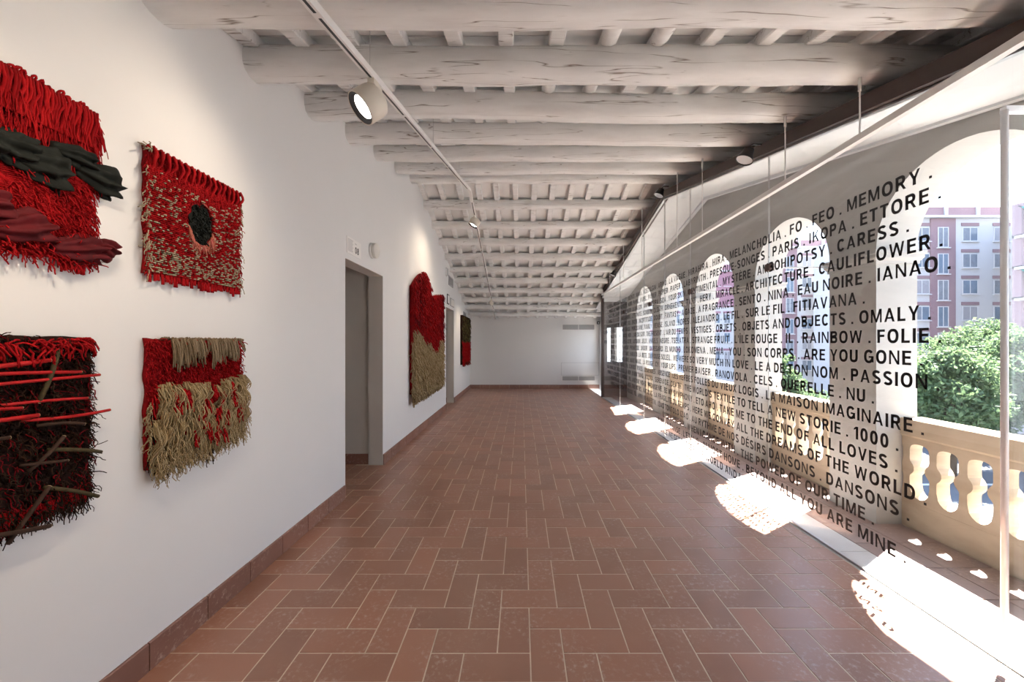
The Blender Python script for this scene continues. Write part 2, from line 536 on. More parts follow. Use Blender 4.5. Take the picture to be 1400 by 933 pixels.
for k, bx in enumerate(BX):
    for (ya, yb) in ((Y0, YR), (YR, Y1)):
        if ya == Y0:
            # the near slope is laid in two lengths, some of them round poles
            ys = [Y0, 2.65, YR]
            for s_ in range(2):
                rnd = (k, s_) in ((7, 0), (8, 0), (6, 1), (7, 1), (10, 1))
                obj('ceiling_batten', batten_mesh(ys[s_], ys[s_+1], rnd), M['wood'], ceiling, smooth=rnd, loc=(bx+random.uniform(-.015, .015), 0, 0))
        else:
            obj('ceiling_batten', batten_mesh(ya, yb, False), M['wood'], ceiling, loc=(bx+random.uniform(-.012, .012), 0, 0))
def beam(y, r=0.1, seed=0, xa=XL-0.1, xb=2.72):
    mb = MB(); n = 44; K = 16
    zc = purl_bottom(y) + r + 0.005
    vs = []
    for i in range(n+1):
        t = i/n; x = xa + (xb-xa)*t
        wy = 0.020*mnoise.noise(Vector((x*0.7, seed*3.1, 1)))+0.006*mnoise.noise(Vector((x*3, seed*3.1, 5)))
        wz = 0.022*mnoise.noise(Vector((x*0.7, seed*3.1, 9)))+0.008*mnoise.noise(Vector((x*2.6, seed*2.1, 19)))
        rr = r*(1+0.08*mnoise.noise(Vector((x*0.9, seed*1.7, 4))))
        lift = 0.0; sq = 1.0
        for k in range(K):
            a = 2*PI*k/K
            ca, sa = math.cos(a), math.sin(a)
            p = 3.0   # slightly squared log
            m_ = (abs(ca)**p+abs(sa)**p)**(-1/p)
            rn = rr*m_*(1+0.035*mnoise.noise(Vector((x*2.2, ca*1.4+seed, sa*1.4))))
            vs.append((x, y+wy+ca*rn, zc+wz+lift+sa*rn*(sq if sa < 0 else 1)))
    fs = []
    for i in range(n):
        for k in range(K): fs.append((i*K+k, (i+1)*K+k, (i+1)*K+(k+1) % K, i*K+(k+1) % K))
    fs.append(tuple(range(K))); fs.append(tuple(range(n*K, (n+1)*K))[::-1])
    mb.add(vs, fs)
    return obj('ceiling_beam', mb, M['wood'], ceiling, smooth=True)
NB = [-0.10, 0.52, 1.12, 1.70, 2.29, 2.93, 3.59, 4.26, 4.94, 5.60]
for i, y in enumerate(NB): beam(y, 0.088 if y < 4 else 0.080, i+1)
y = 6.38; i = 20
while y < 11.95:
    beam(y, 0.073 + 0.005*math.sin(i*2.3), i); y += 0.575; i += 1

# header board between roof and glass beam, white
hp = [(Y0, glass_top(Y0)-0.02), (YR, glass_top(YR)-0.02), (YE+0.1, glass_top(YE)-0.03), (Y1, glass_top(Y1)),
      (Y1, deck_z(Y1)+0.03), (YR, deck_z(YR)+0.03), (Y0, deck_z(Y0)+0.03)]
struct('wall_header', MB().prism(hp, 'x', 2.70, 2.75), M['vault'])

# terrace ceiling
def tz(y): return 3.565 - 0.227*abs(y-YR)
tp = [(Y0, tz(Y0)), (YR, tz(YR)), (YE+0.9, tz(YE+0.9)), (YE+0.9, tz(YE+0.9)+0.04), (YR, tz(YR)+0.04), (Y0, tz(Y0)+0.04)]
struct('ceiling_terrace', MB().prism(tp, 'x', 2.10, XF0+0.02), M['vault'])

# ------------------------------------------------------------------ facade with arches
PITCH = 1.555; HALF = 0.55; SPR = 2.13
CENT = [2.447+PITCH*k for k in range(-2, 5)]
def facade():
    mb = MB(); n = 28
    def col(ya, yb, za_fn, zb_fn):
        pass
    def quadstrip(ptsl, ptsu):
        # ptsl, ptsu lists of (y,z): lower and upper; build inner face, outer face
        N = len(ptsl); vs = []
        for (a, b) in zip(ptsl, ptsu):
            vs += [(XF0, a[0], a[1]), (XF0, b[0], b[1]), (XF1, a[0], a[1]), (XF1, b[0], b[1])]
        fs = []
        for i in range(N-1):
            b = i*4
            fs += [(b, b+1, b+5, b+4), (b+2, b+6, b+7, b+3), (b, b+4, b+6, b+2), (b+1, b+3, b+7, b+5)]
        fs += [(0, 2, 3, 1), ((N-1)*4, (N-1)*4+1, (N-1)*4+3, (N-1)*4+2)]
        mb.add(vs, fs)
    def top(y): return tz(y)+0.35
    edges = []
    ystart = Y0-0.1
    for c in CENT:
        a, b = c-HALF, c+HALF
        if a > ystart: quadstrip([(ystart, 0-0.3), (a, 0-0.3)], [(ystart, top(ystart)), (a, top(a))])
        lo = [(c-HALF*math.cos(PI*i/n), SPR+HALF*math.sin(PI*i/n)) for i in range(n+1)]
        quadstrip(lo, [(p[0], top(p[0])) for p in lo])
        # spring ring up to jamb handled by piers
        ystart = b
    quadstrip([(ystart, -0.3), (YE+0.12, -0.3)], [(ystart, top(ystart)), (YE+0.12, top(YE+0.12))])
    return mb
CENT = [c for c in CENT if c > -0.5]
wr = struct('wall_right', facade(), M['facade'])
# impost mouldings on each pier
pf = [(0.0, 0.0), (0.012, 0.0), (0.012, 0.02), (0.03, 0.045), (0.03, 0.07), (0.04, 0.075), (0.04, 0.10), (0.0, 0.10)]
piers = []
for i, c in enumerate(CENT):
    piers.append((c+HALF, c+HALF+PITCH-2*HALF))
for (a, b) in piers:
    mb = MB(); z0 = SPR-0.11
    rings = []
    for (o_, h) in pf:
        rings.append([(XF0-o_, a-o_, z0+h), (XF0-o_, b+o_, z0+h), (XF1+o_, b+o_, z0+h), (XF1+o_, a-o_, z0+h)])
    vs = [v for r in rings for v in r]; fs = []
    for i in range(len(rings)-1):
        for k in range(4): fs.append((i*4+k, i*4+(k+1) % 4, (i+1)*4+(k+1) % 4, (i+1)*4+k))
    mb.add(vs, fs)
    obj('impost_moulding', mb, M['facade'], wr)

# balustrades, one per bay
def hole_w(z):
    """half width of the gap between two balusters at height z"""
    P = [(0.236, 0.0), (0.242, 0.022), (0.256, 0.043), (0.28, 0.060), (0.33, 0.070), (0.385, 0.071), (0.40, 0.069),
         (0.425, 0.048), (0.445, 0.039), (0.47, 0.040), (0.49, 0.050), (0.51, 0.066), (0.53, 0.070), (0.60, 0.069),
         (0.622, 0.062), (0.636, 0.048), (0.643, 0.028), (0.646, 0.0)]
    return P
HP = hole_w(0); BP = 0.19
ords = {0: 'behind and beside the camera', 1: 'nearest in view, at the right edge', 2: 'second arch from the right',
        3: 'third arch from the right', 4: 'fourth arch from the right', 5: 'farthest arch'}
blab = ['stone balustrade with cut-out balusters in the arch beside the camera, right of the steel post',
        'stone balustrade with cut-out balusters under the large arch at the right edge',
        'stone balustrade in the second arch from the right, behind THE END OF ALL LOVES',
        'stone balustrade in the third arch from the right, behind HERE WE CONVEY',
        'stone balustrade in the fourth arch from the right, behind faint small lettering',
        'stone balustrade under the farthest arch of the terrace']
NBAY = []
for i, c in enumerate(CENT):
    if c < 0.5: pass
    NBAY.append(c)
for i, c in enumerate(NBAY):
    a, b = c-HALF, c+HALF
    li = int(round((c-0.892)/PITCH))
    t = thing('stone_balustrade', blab[max(0, min(5, li))], 'balustrade', (3.0, c, 0), 'balustrades under the terrace arches')
    part('plinth', MB().box(2.95, 3.05, a, b, -0.0, 0.20), M['balustrade'], t)
    # moulded hand rail
    rp_ = [(2.95, 0.68), (3.05, 0.68), (3.05, 0.70), (3.10, 0.71), (3.11, 0.725), (3.11, 0.815), (3.10, 0.83),
           (2.945, 0.83), (2.938, 0.823), (2.938, 0.705), (2.946, 0.694), (2.95, 0.69)]
    part('hand_rail', MB().prism(rp_, 'y', a, b), M['balustrade'], t)
    first = b-0.13+BP/2
    cen = [b-0.13+BP/2-BP*k for k in range(0, 7)]
    for yc in cen:
        lo, hi = max(yc-BP/2, a), min(yc+BP/2, b)
        if hi-lo < 0.02: continue
        left = []; right = []
        for (z, wd) in [(0.20, 0.0)] + HP + [(0.685, 0.0)]:
            l_ = yc-BP/2+wd; r_ = yc+BP/2-wd
            left.append((max(a, min(b, l_)), z)); right.append((max(a, min(b, r_)), z))
        mb = MB(); N = len(left); vs = []
        for q in range(N):
            for X_ in (2.952, 3.048):
                vs += [(X_, left[q][0], left[q][1]), (X_, right[q][0], right[q][1])]
        fs = []
        for q in range(N-1):
            k = q*4
            fs += [(k, k+1, k+5, k+4), (k+2, k+6, k+7, k+3), (k, k+4, k+6, k+2), (k+1, k+3, k+7, k+5)]
        mb.add(vs, fs)
        part('baluster', mb, M['balustrade'], t)

# dark end wall of the terrace with two tall glazed panes
mb = MB(); xa, xb = XG+0.03, XF0; ye = YE+0.02
wins = [(2.235, 2.335), (2.43, 2.65)]; z0, z1 = 0.92, 1.82
xs = [xa, wins[0][0], wins[0][1], wins[1][0], wins[1][1], xb]
mb.box(xa, xb, ye, ye+0.06, 0, z0); mb.box(xa, xb, ye, ye+0.06, z1, 2.49)
for k in (0, 2, 4): mb.box(xs[k], xs[k+1], ye, ye+0.06, z0, z1)
te = thing('terrace_end_door', 'dark brown glazed door closing the far end of the terrace', 'door', (2.45, ye, 0))
part('door_panel', mb, M['brown_steel'], te)
for (a, b) in wins:
    part('glass_pane', MB().box(a-0.004, b+0.004, ye+0.02, ye+0.03, z0-0.004, z1+0.004), M['glass'], te)
part('door_handle', MB().tube([(2.38, ye-0.03, 0.95), (2.38, ye-0.03, 1.25)], 0.008), M['steel'], te)
struct('wall_terrace_end', MB().box(xa, xb, ye, ye+0.06, 2.49, tz(YE)+0.03), M['vault'])

# ------------------------------------------------------------------ glass partition
gp = thing('glass_partition', 'tall clear glass partition covered in rows of black capital lettering', 'glass wall', (XG, 5.0, 0))
joints = [Y0, 0.12, 1.663, 3.30, 4.84, 5.70, 6.67, 8.29, YE-0.05]
for a, b in zip(joints[:-1], joints[1:]):
    g = 0.003
    poly = [(a+g, 0.012), (b-g, 0.012), (b-g, glass_top(b-g)-0.002), (a+g, glass_top(a+g)-0.002)]
    part('glass_pane', MB().prism(poly, 'x', XG, XG+0.010), M['glass'], gp)
for y in joints[1:-1]:
    if abs(y-1.663) < .01: continue
    part('joint_strip', MB().box(XG-0.0015, XG+0.0115, y-0.003, y+0.003, 0.012, glass_top(y)-0.004), M['steel'], gp)
part('floor_channel', MB().box(XG-0.006, XG+0.016, Y0, YE, 0.0005, 0.014), M['steel'], gp, label='thin steel floor channel')
tb = MB()
def slope_box(mb, x0, x1, pts, zlo, zhi):
    """box following list of (y, z) with offsets"""
    poly = [(p[0], p[1]+zlo) for p in pts] + [(p[0], p[1]+zhi) for p in reversed(pts)]
    mb.prism(poly, 'x', x0, x1); return mb
gt = [(Y0, glass_top(Y0)), (YR, glass_top(YR)), (YE+0.03, glass_top(YE+0.03))]
part('top_beam', slope_box(tb, XG-0.05, XG+0.06, gt, 0.0, 0.10), M['brown_steel'], gp, label='dark brown steel beam along the top')
part('top_channel', slope_box(MB(), XG-0.010, XG+0.022, gt, -0.016, 0.001), M['steel'], gp, label='thin grey channel under the beam')
part('end_post', MB().box(XG-0.03, XG+0.035, YE-0.02, YE+0.06, 0, glass_top(YE)+0.05), M['brown_steel'], gp, label='dark brown end post')
# near door post of polished steel with its top rail
dp = MB(); dp.tube([(XG-0.03, 1.663, 0.14), (XG-0.03, 1.663, 2.405)], 0.0125, 14)
pst = part('door_post', dp, M['chrome'], gp, smooth=True, label='polished steel vertical tube')
part('door_rail', MB().box(XG-0.035, XF0, 1.652, 1.676, 2.395, 2.42), M['chrome'], gp, label='polished steel top rail')
part('cross_pane', MB().box(XG+0.0, XF0, 1.659, 1.669, 0.012, 2.395), M['glass'], gp)
# tie rods from the glass joints to the piers
for k, y in enumerate([3.30, 4.84, 6.37, 8.0]):
    t = thing('tie_rod', ['steel tie rod from the glass to the nearest pier, above the word ARCHITECTURE',
                          'steel tie rod behind the word SENTIMENTAL',
                          'steel tie rod bracing the glass, third from the camera',
                          'steel tie rod bracing the glass, farthest from the camera'][k], 'rod', (XG, y, 2.05), 'tie rods between glass and piers')
    part('rod', MB().tube([(XG+0.01, y, 2.05), (XF0, y, 2.05)], 0.0065, 8), M['steel'], t)
    part('clamp', MB().box(XG-0.014, XG+0.03, y-0.03, y+0.03, 2.02, 2.08), M['tieclamp'], t)
    part('wall_plate', MB().lathe([(0.035, 0), (0.035, 0.012)], Matrix.Translation((XF0-0.006, y, 2.05)) @ Matrix.Rotation(PI/2, 4, 'Y'), 16), M['steel'], t)

# ------------------------------------------------------------------ lettering
LINES = [
 (7, 'JARDIN . MINUIT . SILENCE . MAMA . NOSTALGIA . ARIVO . LA VAGUE . HIRAHIRA . HIRA . ', 'MELANCHOLIA . FO . FEO . MEMORY .', 998.0, 1274.5),
 (6, 'MAISON . ENCRE . NOIR . PAPEL . PAPEL . PAPIER . PAPIER . PAPER . ', 'LABYRINTH . PRESQUE-SONGES . PARIS . IKOPA . ETTORE .', 934.9, 1287),
 (5, 'AMOUR . BLEU . LA MAISON . AMPONTSIRA . SOA . YOUR SKIN . ', 'SENTIMENTAL . MYSTÈRE . AMBOHIPOTSY . CARESS .', 941.6, 1243),
 (4, 'TANA . OMBRE . L\'ETERNITE . SOMBRE . OLIDAH . ORNEMENTS . ', 'TANY . HERY . MIRACLE . ARCHITECTURE . CAULIFLOWER .', 938.4, 1289),
 (3, 'LE VENT . SEL . ENCRE . INCERTITUDE . DOUBT . FANTASY . ', 'A GAZE . A FRAGRANCE . SENTO . NINA . EAU NOIRE . IANAO .', 932, 1300),
 (2, 'LAMBA . ROUGE . PORCELAINE . FAMILY . VENISE . ISLAND . HOPES . ', 'ALEJANDRO . LE FIL . SUR LE FIL . FITIAVANA .', 947, 1182.5),
 (1, 'AZUR . MER . L\'AIR DU SOIR . THE PRESENT . L\'AIR DU TEMPS . ', 'VESTIGES . OBJETS . OBJETS AND OBJECTS . OMALY .', 945.2, 1273),
 (0, 'OCRE . AUTUMN . JEUX . ANGELS . NEGRE . TSELATRA . ', 'STRANGE FRUIT . L\'ÎLE ROUGE . IL . RAINBOW . FOLIE .', 946.7, 1287),
 (-1, 'FLEUR . PROMESSE . UNDER . UN REGARD . EL MUNDO . ', 'LOKOMENA . MENA . YOU . SON CORPS . ARE YOU GONE .', 934.9, 1261.5),
 (-2, 'OR . SOIE . HAIKATO . LA BETE . DU ROUGE SOLEIL . ', 'WE WERE SO VERY MUCH IN LOVE . LE A DE TON NOM . PASSION .', 920.5, 1284.8),
 (-3, 'LUNE . MAKE MAGIC . LA ROUGE . CY . YOUR LIPS . ', 'PREMIER BAISER . RANOVOLA . CELS . QUERELLE . NU .', 927.9, 1195),
 (-4, 'CONTES . RIVES . LEGENDES . ABSENCE . ', 'LES HERBES FOLLES DU VIEUX LOGIS . LA MAISON IMAGINAIRE .', 919.7, 1263.5),
 (-5, 'EVERYTHING . VALIHA . SERENADE . DEATH . ', 'THE WORLD\'S TEXTILE TO TELL A NEW STORIE . 1000 .', 936, 1228.5),
 (-6, 'AND THE NIGHT . PROMISE ME . BE MY SYMPHONY . ', 'ETO AHO . TAKE ME TO THE END OF ALL LOVES .', 951.6, 1227.3),
 (-7, 'THE NOTES . NATIONS . LA FRAGILITE DU TEMPS . ', 'HERE WE CONVEY ALL THE DREAMS OF THE WORLD .', 947, 1267),
 (-8, 'AMIN NY HAFETIN . IZAO TONTOLO IZAO . ', 'AU RYTHME DE NOS DÉSIRS DANSONS . DANSONS .', 945.9, 1243.5),
 (-9, 'LIKE A DREAM . WHEN I DANCE WITH . ', 'THE POWER OF OUR TIME .', 1013, 1195),
 (-10, 'PURE LA DANSE . L\'ETANG . ALMOST HOME . ', 'BEYOND ALL YOU ARE MINE .', 1020.2, 1239),
 (-11, 'ONCE WE GET CLOSER ', 'THE WORLD AND I', 952.4, 1012),
]
def gz(px): return XG*F/(px-713.0)
# ---- a bold grotesque alphabet drawn from strokes; cap height 1
SW = 0.205
def _rib(V, Fc, pts, closed=False, sw=SW, ext=0.0):
    n = len(pts); P = [np.array(p, float) for p in pts]; L_ = []; R_ = []
    for i in range(n):
        if closed: a = P[i]-P[i-1]; b = P[(i+1) % n]-P[i]
        else:
            a = P[i]-P[i-1] if i > 0 else P[1]-P[0]; b = P[i+1]-P[i] if i < n-1 else P[-1]-P[-2]
        a = a/np.linalg.norm(a); b = b/np.linalg.norm(b)
        t = a+b; t /= np.linalg.norm(t); nn = np.array([-t[1], t[0]])
        k = (sw/2)/max(0.4, float(nn @ np.array([-a[1], a[0]])))
        L_.append(P[i]+nn*k); R_.append(P[i]-nn*k)
    b0 = len(V)
    for l, r in zip(L_, R_): V += [l, r]
    m = n if closed else n-1
    for i in range(m):
        j = (i+1) % n
        Fc.append((b0+2*i, b0+2*i+1, b0+2*j+1, b0+2*j))
def _q(V, Fc, *pts):
    b0 = len(V); V += [np.array(p, float) for p in pts]; Fc.append(tuple(range(b0, b0+len(pts))))
def _rect(V, Fc, x0, x1, y0, y1): _q(V, Fc, (x0, y0), (x1, y0), (x1, y1), (x0, y1))
def _diag(V, Fc, x0, x1, sw, y0=0.0, y1=1.0): _q(V, Fc, (x0, y0), (x0+sw, y0), (x1+sw, y1), (x1, y1))
def _arc(cx, cy, rx, ry, a0, a1, n=12, p=2.35):
    out = []
    for i in range(n+1):
        a = math.radians(a0+(a1-a0)*i/n); c, s_ = math.cos(a), math.sin(a)
        out.append((cx+rx*abs(c)**(2/p)*(1 if c >= 0 else -1), cy+ry*abs(s_)**(2/p)*(1 if s_ >= 0 else -1)))
    return out
def glyph(ch):
    V, Fc = [], []; s_ = SW; h = s_/2; hb = 0.086; b_ = 0.172
    q = lambda *a: _q(V, Fc, *a); rc = lambda *a: _rect(V, Fc, *a); dg = lambda *a: _diag(V, Fc, *a)
    acc = {'È': 'E', 'É': 'E', 'Î': 'I'}.get(ch)
    if acc:
        V, Fc, w_ = glyph(acc); V = list(V); Fc = list(Fc); c = w_/2
        if ch == 'È': _q(V, Fc, (c-.16, 1.25), (c-.02, 1.25), (c+.10, 1.07), (c, 1.07))
        elif ch == 'É': _q(V, Fc, (c, 1.07), (c+.02-.12, 1.07), (c+.02, 1.25), (c+.16, 1.25))
        else: _q(V, Fc, (c-.2, 1.07), (c-.08, 1.07), (c, 1.19), (c, 1.27)); _q(V, Fc, (c, 1.27), (c, 1.19), (c+.08, 1.07), (c+.2, 1.07))
        return V, Fc, w_
    if ch == ' ': return V, Fc, 0.16
    if ch == '.': rc(0, .17, 0, .17); return V, Fc, .17
    if ch == "'": rc(0, .14, .66, 1); return V, Fc, .14
    if ch == '-': rc(0, .34, .33, .47); return V, Fc, .34
    if ch == 'A': w_ = .78; k = .172; dg(0, (w_-k)/2, k); dg(w_-k, (w_-k)/2, k); rc(.15, w_-.15, .22, .345)
    elif ch == 'B':
        w_ = .69; rc(0, s_, 0, 1)
        _rib(V, Fc, [(h, 1-hb)]+_arc(w_-.30, .755, .30-h-.02, .245-hb, 90, -90)+[(h, .51)])
        _rib(V, Fc, [(h, .51)]+_arc(w_-.31, .29, .31-h, .29-hb, 90, -90)+[(h, hb)])
    elif ch in 'CGOQ0':
        w_ = {'C': .74, 'G': .78, 'O': .80, 'Q': .80, '0': .62}[ch]; rx = w_/2-h; ry = .5-hb+.008
        if ch in 'OQ0': _rib(V, Fc, _arc(w_/2, .5, rx, ry, 0, 345, 23), True)
        elif ch == 'C': _rib(V, Fc, _arc(w_/2, .5, rx, ry, 38, 322, 20))
        else: _rib(V, Fc, _arc(w_/2, .5, rx, ry, 38, 330, 20)); rc(w_-s_, w_, .06, .50); rc(w_/2, w_, .40, .53)
        if ch == 'Q': q((w_*.50, .30), (w_*.64, .36), (w_*.98, -.03), (w_*.80, -.06))
    elif ch == 'D': w_ = .73; rc(0, s_, 0, 1); _rib(V, Fc, [(h, 1-hb), (w_-.42, 1-hb)]+_arc(w_-.42, .5, .42-h, .5-hb, 90, -90, 16)+[(h, hb)])
    elif ch in 'EFL':
        w_ = {'E': .60, 'F': .57, 'L': .56}[ch]; rc(0, s_, 0, 1)
        if ch != 'L': rc(s_, w_, 1-b_, 1); rc(s_, w_-.04, .44, .44+b_)
        if ch != 'F': rc(s_, w_, 0, b_)
    elif ch == 'H': w_ = .72; rc(0, s_, 0, 1); rc(w_-s_, w_, 0, 1); rc(s_, w_-s_, .435, .57)
    elif ch == 'I': w_ = s_; rc(0, s_, 0, 1)
    elif ch == 'J': w_ = .55; _rib(V, Fc, [(w_-h, 1), (w_-h, .35)]+_arc(w_/2-.01, .30, w_/2-h+.01, .30-hb, 0, -180, 12))
    elif ch == 'K': w_ = .72; rc(0, s_, 0, 1); q((s_, .34), (s_, .54), (w_-.20, 1), (w_-.01, 1)); q((.26, .56), (.38, .66), (w_+.01, 0), (w_-.19, 0))
    elif ch == 'M': w_ = .86; k = .155; rc(0, .14, 0, 1); rc(w_-.14, w_, 0, 1); q((0, 1), (.20, 1), (w_/2+.065, .02), (w_/2-.065, .02)); q((w_, 1), (w_/2+.065, .02), (w_/2-.065, .02), (w_-.20, 1))
    elif ch == 'N': w_ = .73; rc(0, .14, 0, 1); rc(w_-.14, w_, 0, 1); q((0, 1), (.17, 1), (w_, 0), (w_-.17, 0))
    elif ch in 'PR':
        w_ = .66 if ch == 'P' else .70; rc(0, s_, 0, 1); lo = .42
        _rib(V, Fc, [(h, 1-hb)]+_arc(.66-.30, (1+lo)/2-.01, .30-h, (1-lo)/2-hb+.02, 90, -90)+[(h, lo+hb-.03)])
        if ch == 'R': q((.30, .44), (.47, .46), (w_+.01, 0), (w_-.17, 0))
    elif ch == 'S':
        w_ = .68; m = .5
        P = _arc(m*w_, .735, w_/2-h-.01, .265-hb+.005, 25, 222, 14, 2.2)
        Q = _arc(m*w_, .265, w_/2-h, .265-hb+.005, 42, -155, 14, 2.2)
        _rib(V, Fc, P+[(m*w_, .5)]+Q)
    elif ch == 'T': w_ = .64; rc(0, w_, 1-b_, 1); rc(w_/2-h, w_/2+h, 0, 1-b_)
    elif ch == 'U': w_ = .71; _rib(V, Fc, [(h, 1), (h, .38)]+_arc(w_/2, .34, w_/2-h, .34-hb, 180, 360, 14)+[(w_-h, 1)])
    elif ch == 'V': w_ = .74; k = .172; dg((w_-k)/2, 0, k); dg((w_-k)/2, w_-k, k)
    elif ch == 'W': w_ = 1.08; k = .158; a = .27-k/2; c = w_/2-k/2; dg(a, 0, k); dg(a, c, k); dg(w_-a-k, c, k); dg(w_-a-k, w_-k, k)
    elif ch == 'X': w_ = .72; k = .18; dg(0, w_-k, k); dg(w_-k, 0, k)
    elif ch == 'Y': w_ = .72; k = .175; rc(w_/2-h, w_/2+h, 0, .44); dg((w_-k)/2, 0, k, .38, 1); dg((w_-k)/2, w_-k, k, .38, 1)
    elif ch == 'Z': w_ = .62; rc(0, w_, 1-b_, 1); rc(0, w_, 0, b_); q((0, b_-.02), (.19, b_-.02), (w_, 1-b_+.02), (w_-.19, 1-b_+.02))
    elif ch == '1': w_ = .38; rc(w_-s_, w_, 0, 1); q((0, .70), (w_-s_, .82), (w_-s_, 1), (0, .84))
    elif ch == '8': w_ = .62; _rib(V, Fc, _arc(w_/2, .75, w_/2-h-.02, .25-hb, 0, 345, 20), True); _rib(V, Fc, _arc(w_/2, .27, w_/2-h, .27-hb+.01, 0, 345, 20), True)
    else: w_ = .6; rc(0, s_, 0, 1)
    return V, Fc, w_
GC = {}
def layout(text, track=0.19):
    x = 0.0; V = []; Fc = []
    for ch in text:
        if ch not in GC: GC[ch] = glyph(ch)
        v, f, w_ = GC[ch]; b0 = len(V)
        V += [(p[0]+x, p[1]) for p in v]; Fc += [tuple(i+b0 for i in t) for t in f]
        x += w_+track
    return np.array([(a, b, 0) for a, b in V]), Fc
jobs = []; meta = []
for (k, pre, suf, pa, pe) in LINES:
    za, ze = gz(pa), gz(pe)
    cw = (za-ze)/len(suf)
    maxc = int((YE-0.12-ze)/cw)
    full = pre + suf
    while len(full) < maxc and k > -9:
        full = 'ROUGE . FIL . ' + full if len(full) % 2 else 'LA MER . ' + full
    full = full[-maxc:]
    if full[:1] in ' .': full = full.lstrip(' .')
    meta.append((k, za, ze, suf)); jobs.append((layout(full), layout(suf)))
for i, (k, za, ze, suf) in enumerate(meta):
    (fv, ff), (sv, _) = jobs[i]
    sxs = (za-ze)/(sv[:, 0].max()-sv[:, 0].min())
    xr = fv[:, 0].max(); sy = 0.079
    zc = 1.443 + 0.1213*k - 0.0395
    vs = []
    for p in fv:
        vs.append((XG-0.0012, ze+(xr-p[0])*sxs, zc+p[1]*sy))
    n = len(vs)
    words = [w_ for w_ in suf.replace('.', ' ').split()][-2:]
    mb = MB(); mb.add(vs, ff)
    part('lettering_line', mb, M['letter'], gp, label='row of black capitals ending in %s' % ' '.join(words))

# ------------------------------------------------------------------ lighting rail by the glass, hanging on rods
rail = thing('hanging_rail', 'slim white level lighting rail hung on rods beside the glass', 'lighting rail', (1.98, 5, 2.6))
part('rail', MB().box(1.962, 1.998, -0.4, 9.5, 2.585, 2.622), M['white_paint'], rail)
for y in (1.12, 2.29, 2.93, 4.26, 4.94, 6.38, 7.53, 8.68):
    yn = min(NB+[6.38+0.575*q for q in range(10)], key=lambda q: abs(q-y)); y = yn - 0.03; ztop = purl_bottom(yn)+0.012
    rr = MB(); rr.tube([(1.98, y, 2.62), (1.98, y, ztop)], 0.0045, 8); rr.tube([(1.98, y, ztop-0.09), (1.98, y, ztop)], 0.009, 10)
    part('hanging_rod', rr, M['white_paint'], rail)

# black floodlights beside the beam
fl = [((1.90, 3.27, 2.985), 'black flood lamp under the beams, largest one, above the glass beam'),
      ((1.93, 5.40, 3.50), 'small black flood lamp at the ridge kink of the glass beam'),
      ((1.93, 8.10, 2.86), 'small black flood lamp nearest the end wall, beside the glass beam')]
for (p, lab) in fl:
    t = thing('flood_lamp', lab, 'lamp', p, 'black flood lamps along the glass')
    R_ = Matrix.Translation(p) @ Matrix.Rotation(math.radians(25), 4, 'Y')
    s_ = 0.75
    part('lamp_body', MB().lathe([(0.03, 0.07), (0.04, 0.065), (0.05, 0.02), (0.08*s_*1.2, -0.035), (0.078*s_*1.2, -0.04), (0.066, -0.03), (0.0, -0.028)], R_, 18, cap=False), M['black'], t, smooth=True)
    part('lamp_glass', MB().lathe([(0.064, -0.031), (0.0, -0.031)], R_, 18), M['chrome'], t)
    part('bracket', MB().tube([(p[0], p[1], p[2]+0.05), (p[0]+0.06, p[1], p[2]+0.10), (p[0]+0.13, p[1], p[2]+0.10)], 0.008, 8), M['black'], t)

# ------------------------------------------------------------------ lighting track
XT = -0.766
TK = [(-0.9, 2.284+(-0.9)*0.2388), (1.357, 2.608), (5.70, 3.645), (11.3, 2.11)]
def trz(y):
    return 2.284+0.2388*y if y <= 5.7 else 3.645-0.272*(y-5.7)
trk = thing('lighting_track', 'white ceiling track with black slots following both roof slopes', 'lighting track', (XT, 5.7, 3.6))
def along(y0, y1, x0, x1, zlo, zhi):
    pts = [(y0, trz(y0))] + ([(5.7, trz(5.7))] if y0 < 5.7 < y1 else []) + [(y1, trz(y1))]
    return slope_box(MB(), x0, x1, pts, zlo, zhi)
part('track_profile', along(-0.9, 11.35, XT-0.018, XT+0.018, 0.0, 0.034), M['white_paint'], trk)
y = -0.8
while y < 11.2:
    if not (5.35 < y < 5.85):
        L = 0.72 if y > 2.2 or y < 1.0 else 0.5
        part('track_slot', along(y, min(y+L, 5.5 if y < 5.6 else 11.3), XT-0.004, XT+0.007, -0.0015, 0.004), M['black'], trk)
        y += L+0.035
    else: y += 0.1
part('track_joint', along(5.45, 5.95, XT-0.021, XT+0.021, -0.003, 0.037), M['white_paint'], trk)
part('track_joint', along(10.45, 10.6, XT-0.021, XT+0.021, -0.003, 0.037), M['white_paint'], trk)
for y in (0.7, 1.95, 3.35, 4.75, 6.9, 8.3, 9.7):
    part('suspension_wire', MB().tube([(XT, y, trz(y)+0.03), (XT, y, deck_z(y)-0.02)], 0.0016, 6), M['steel'], trk)

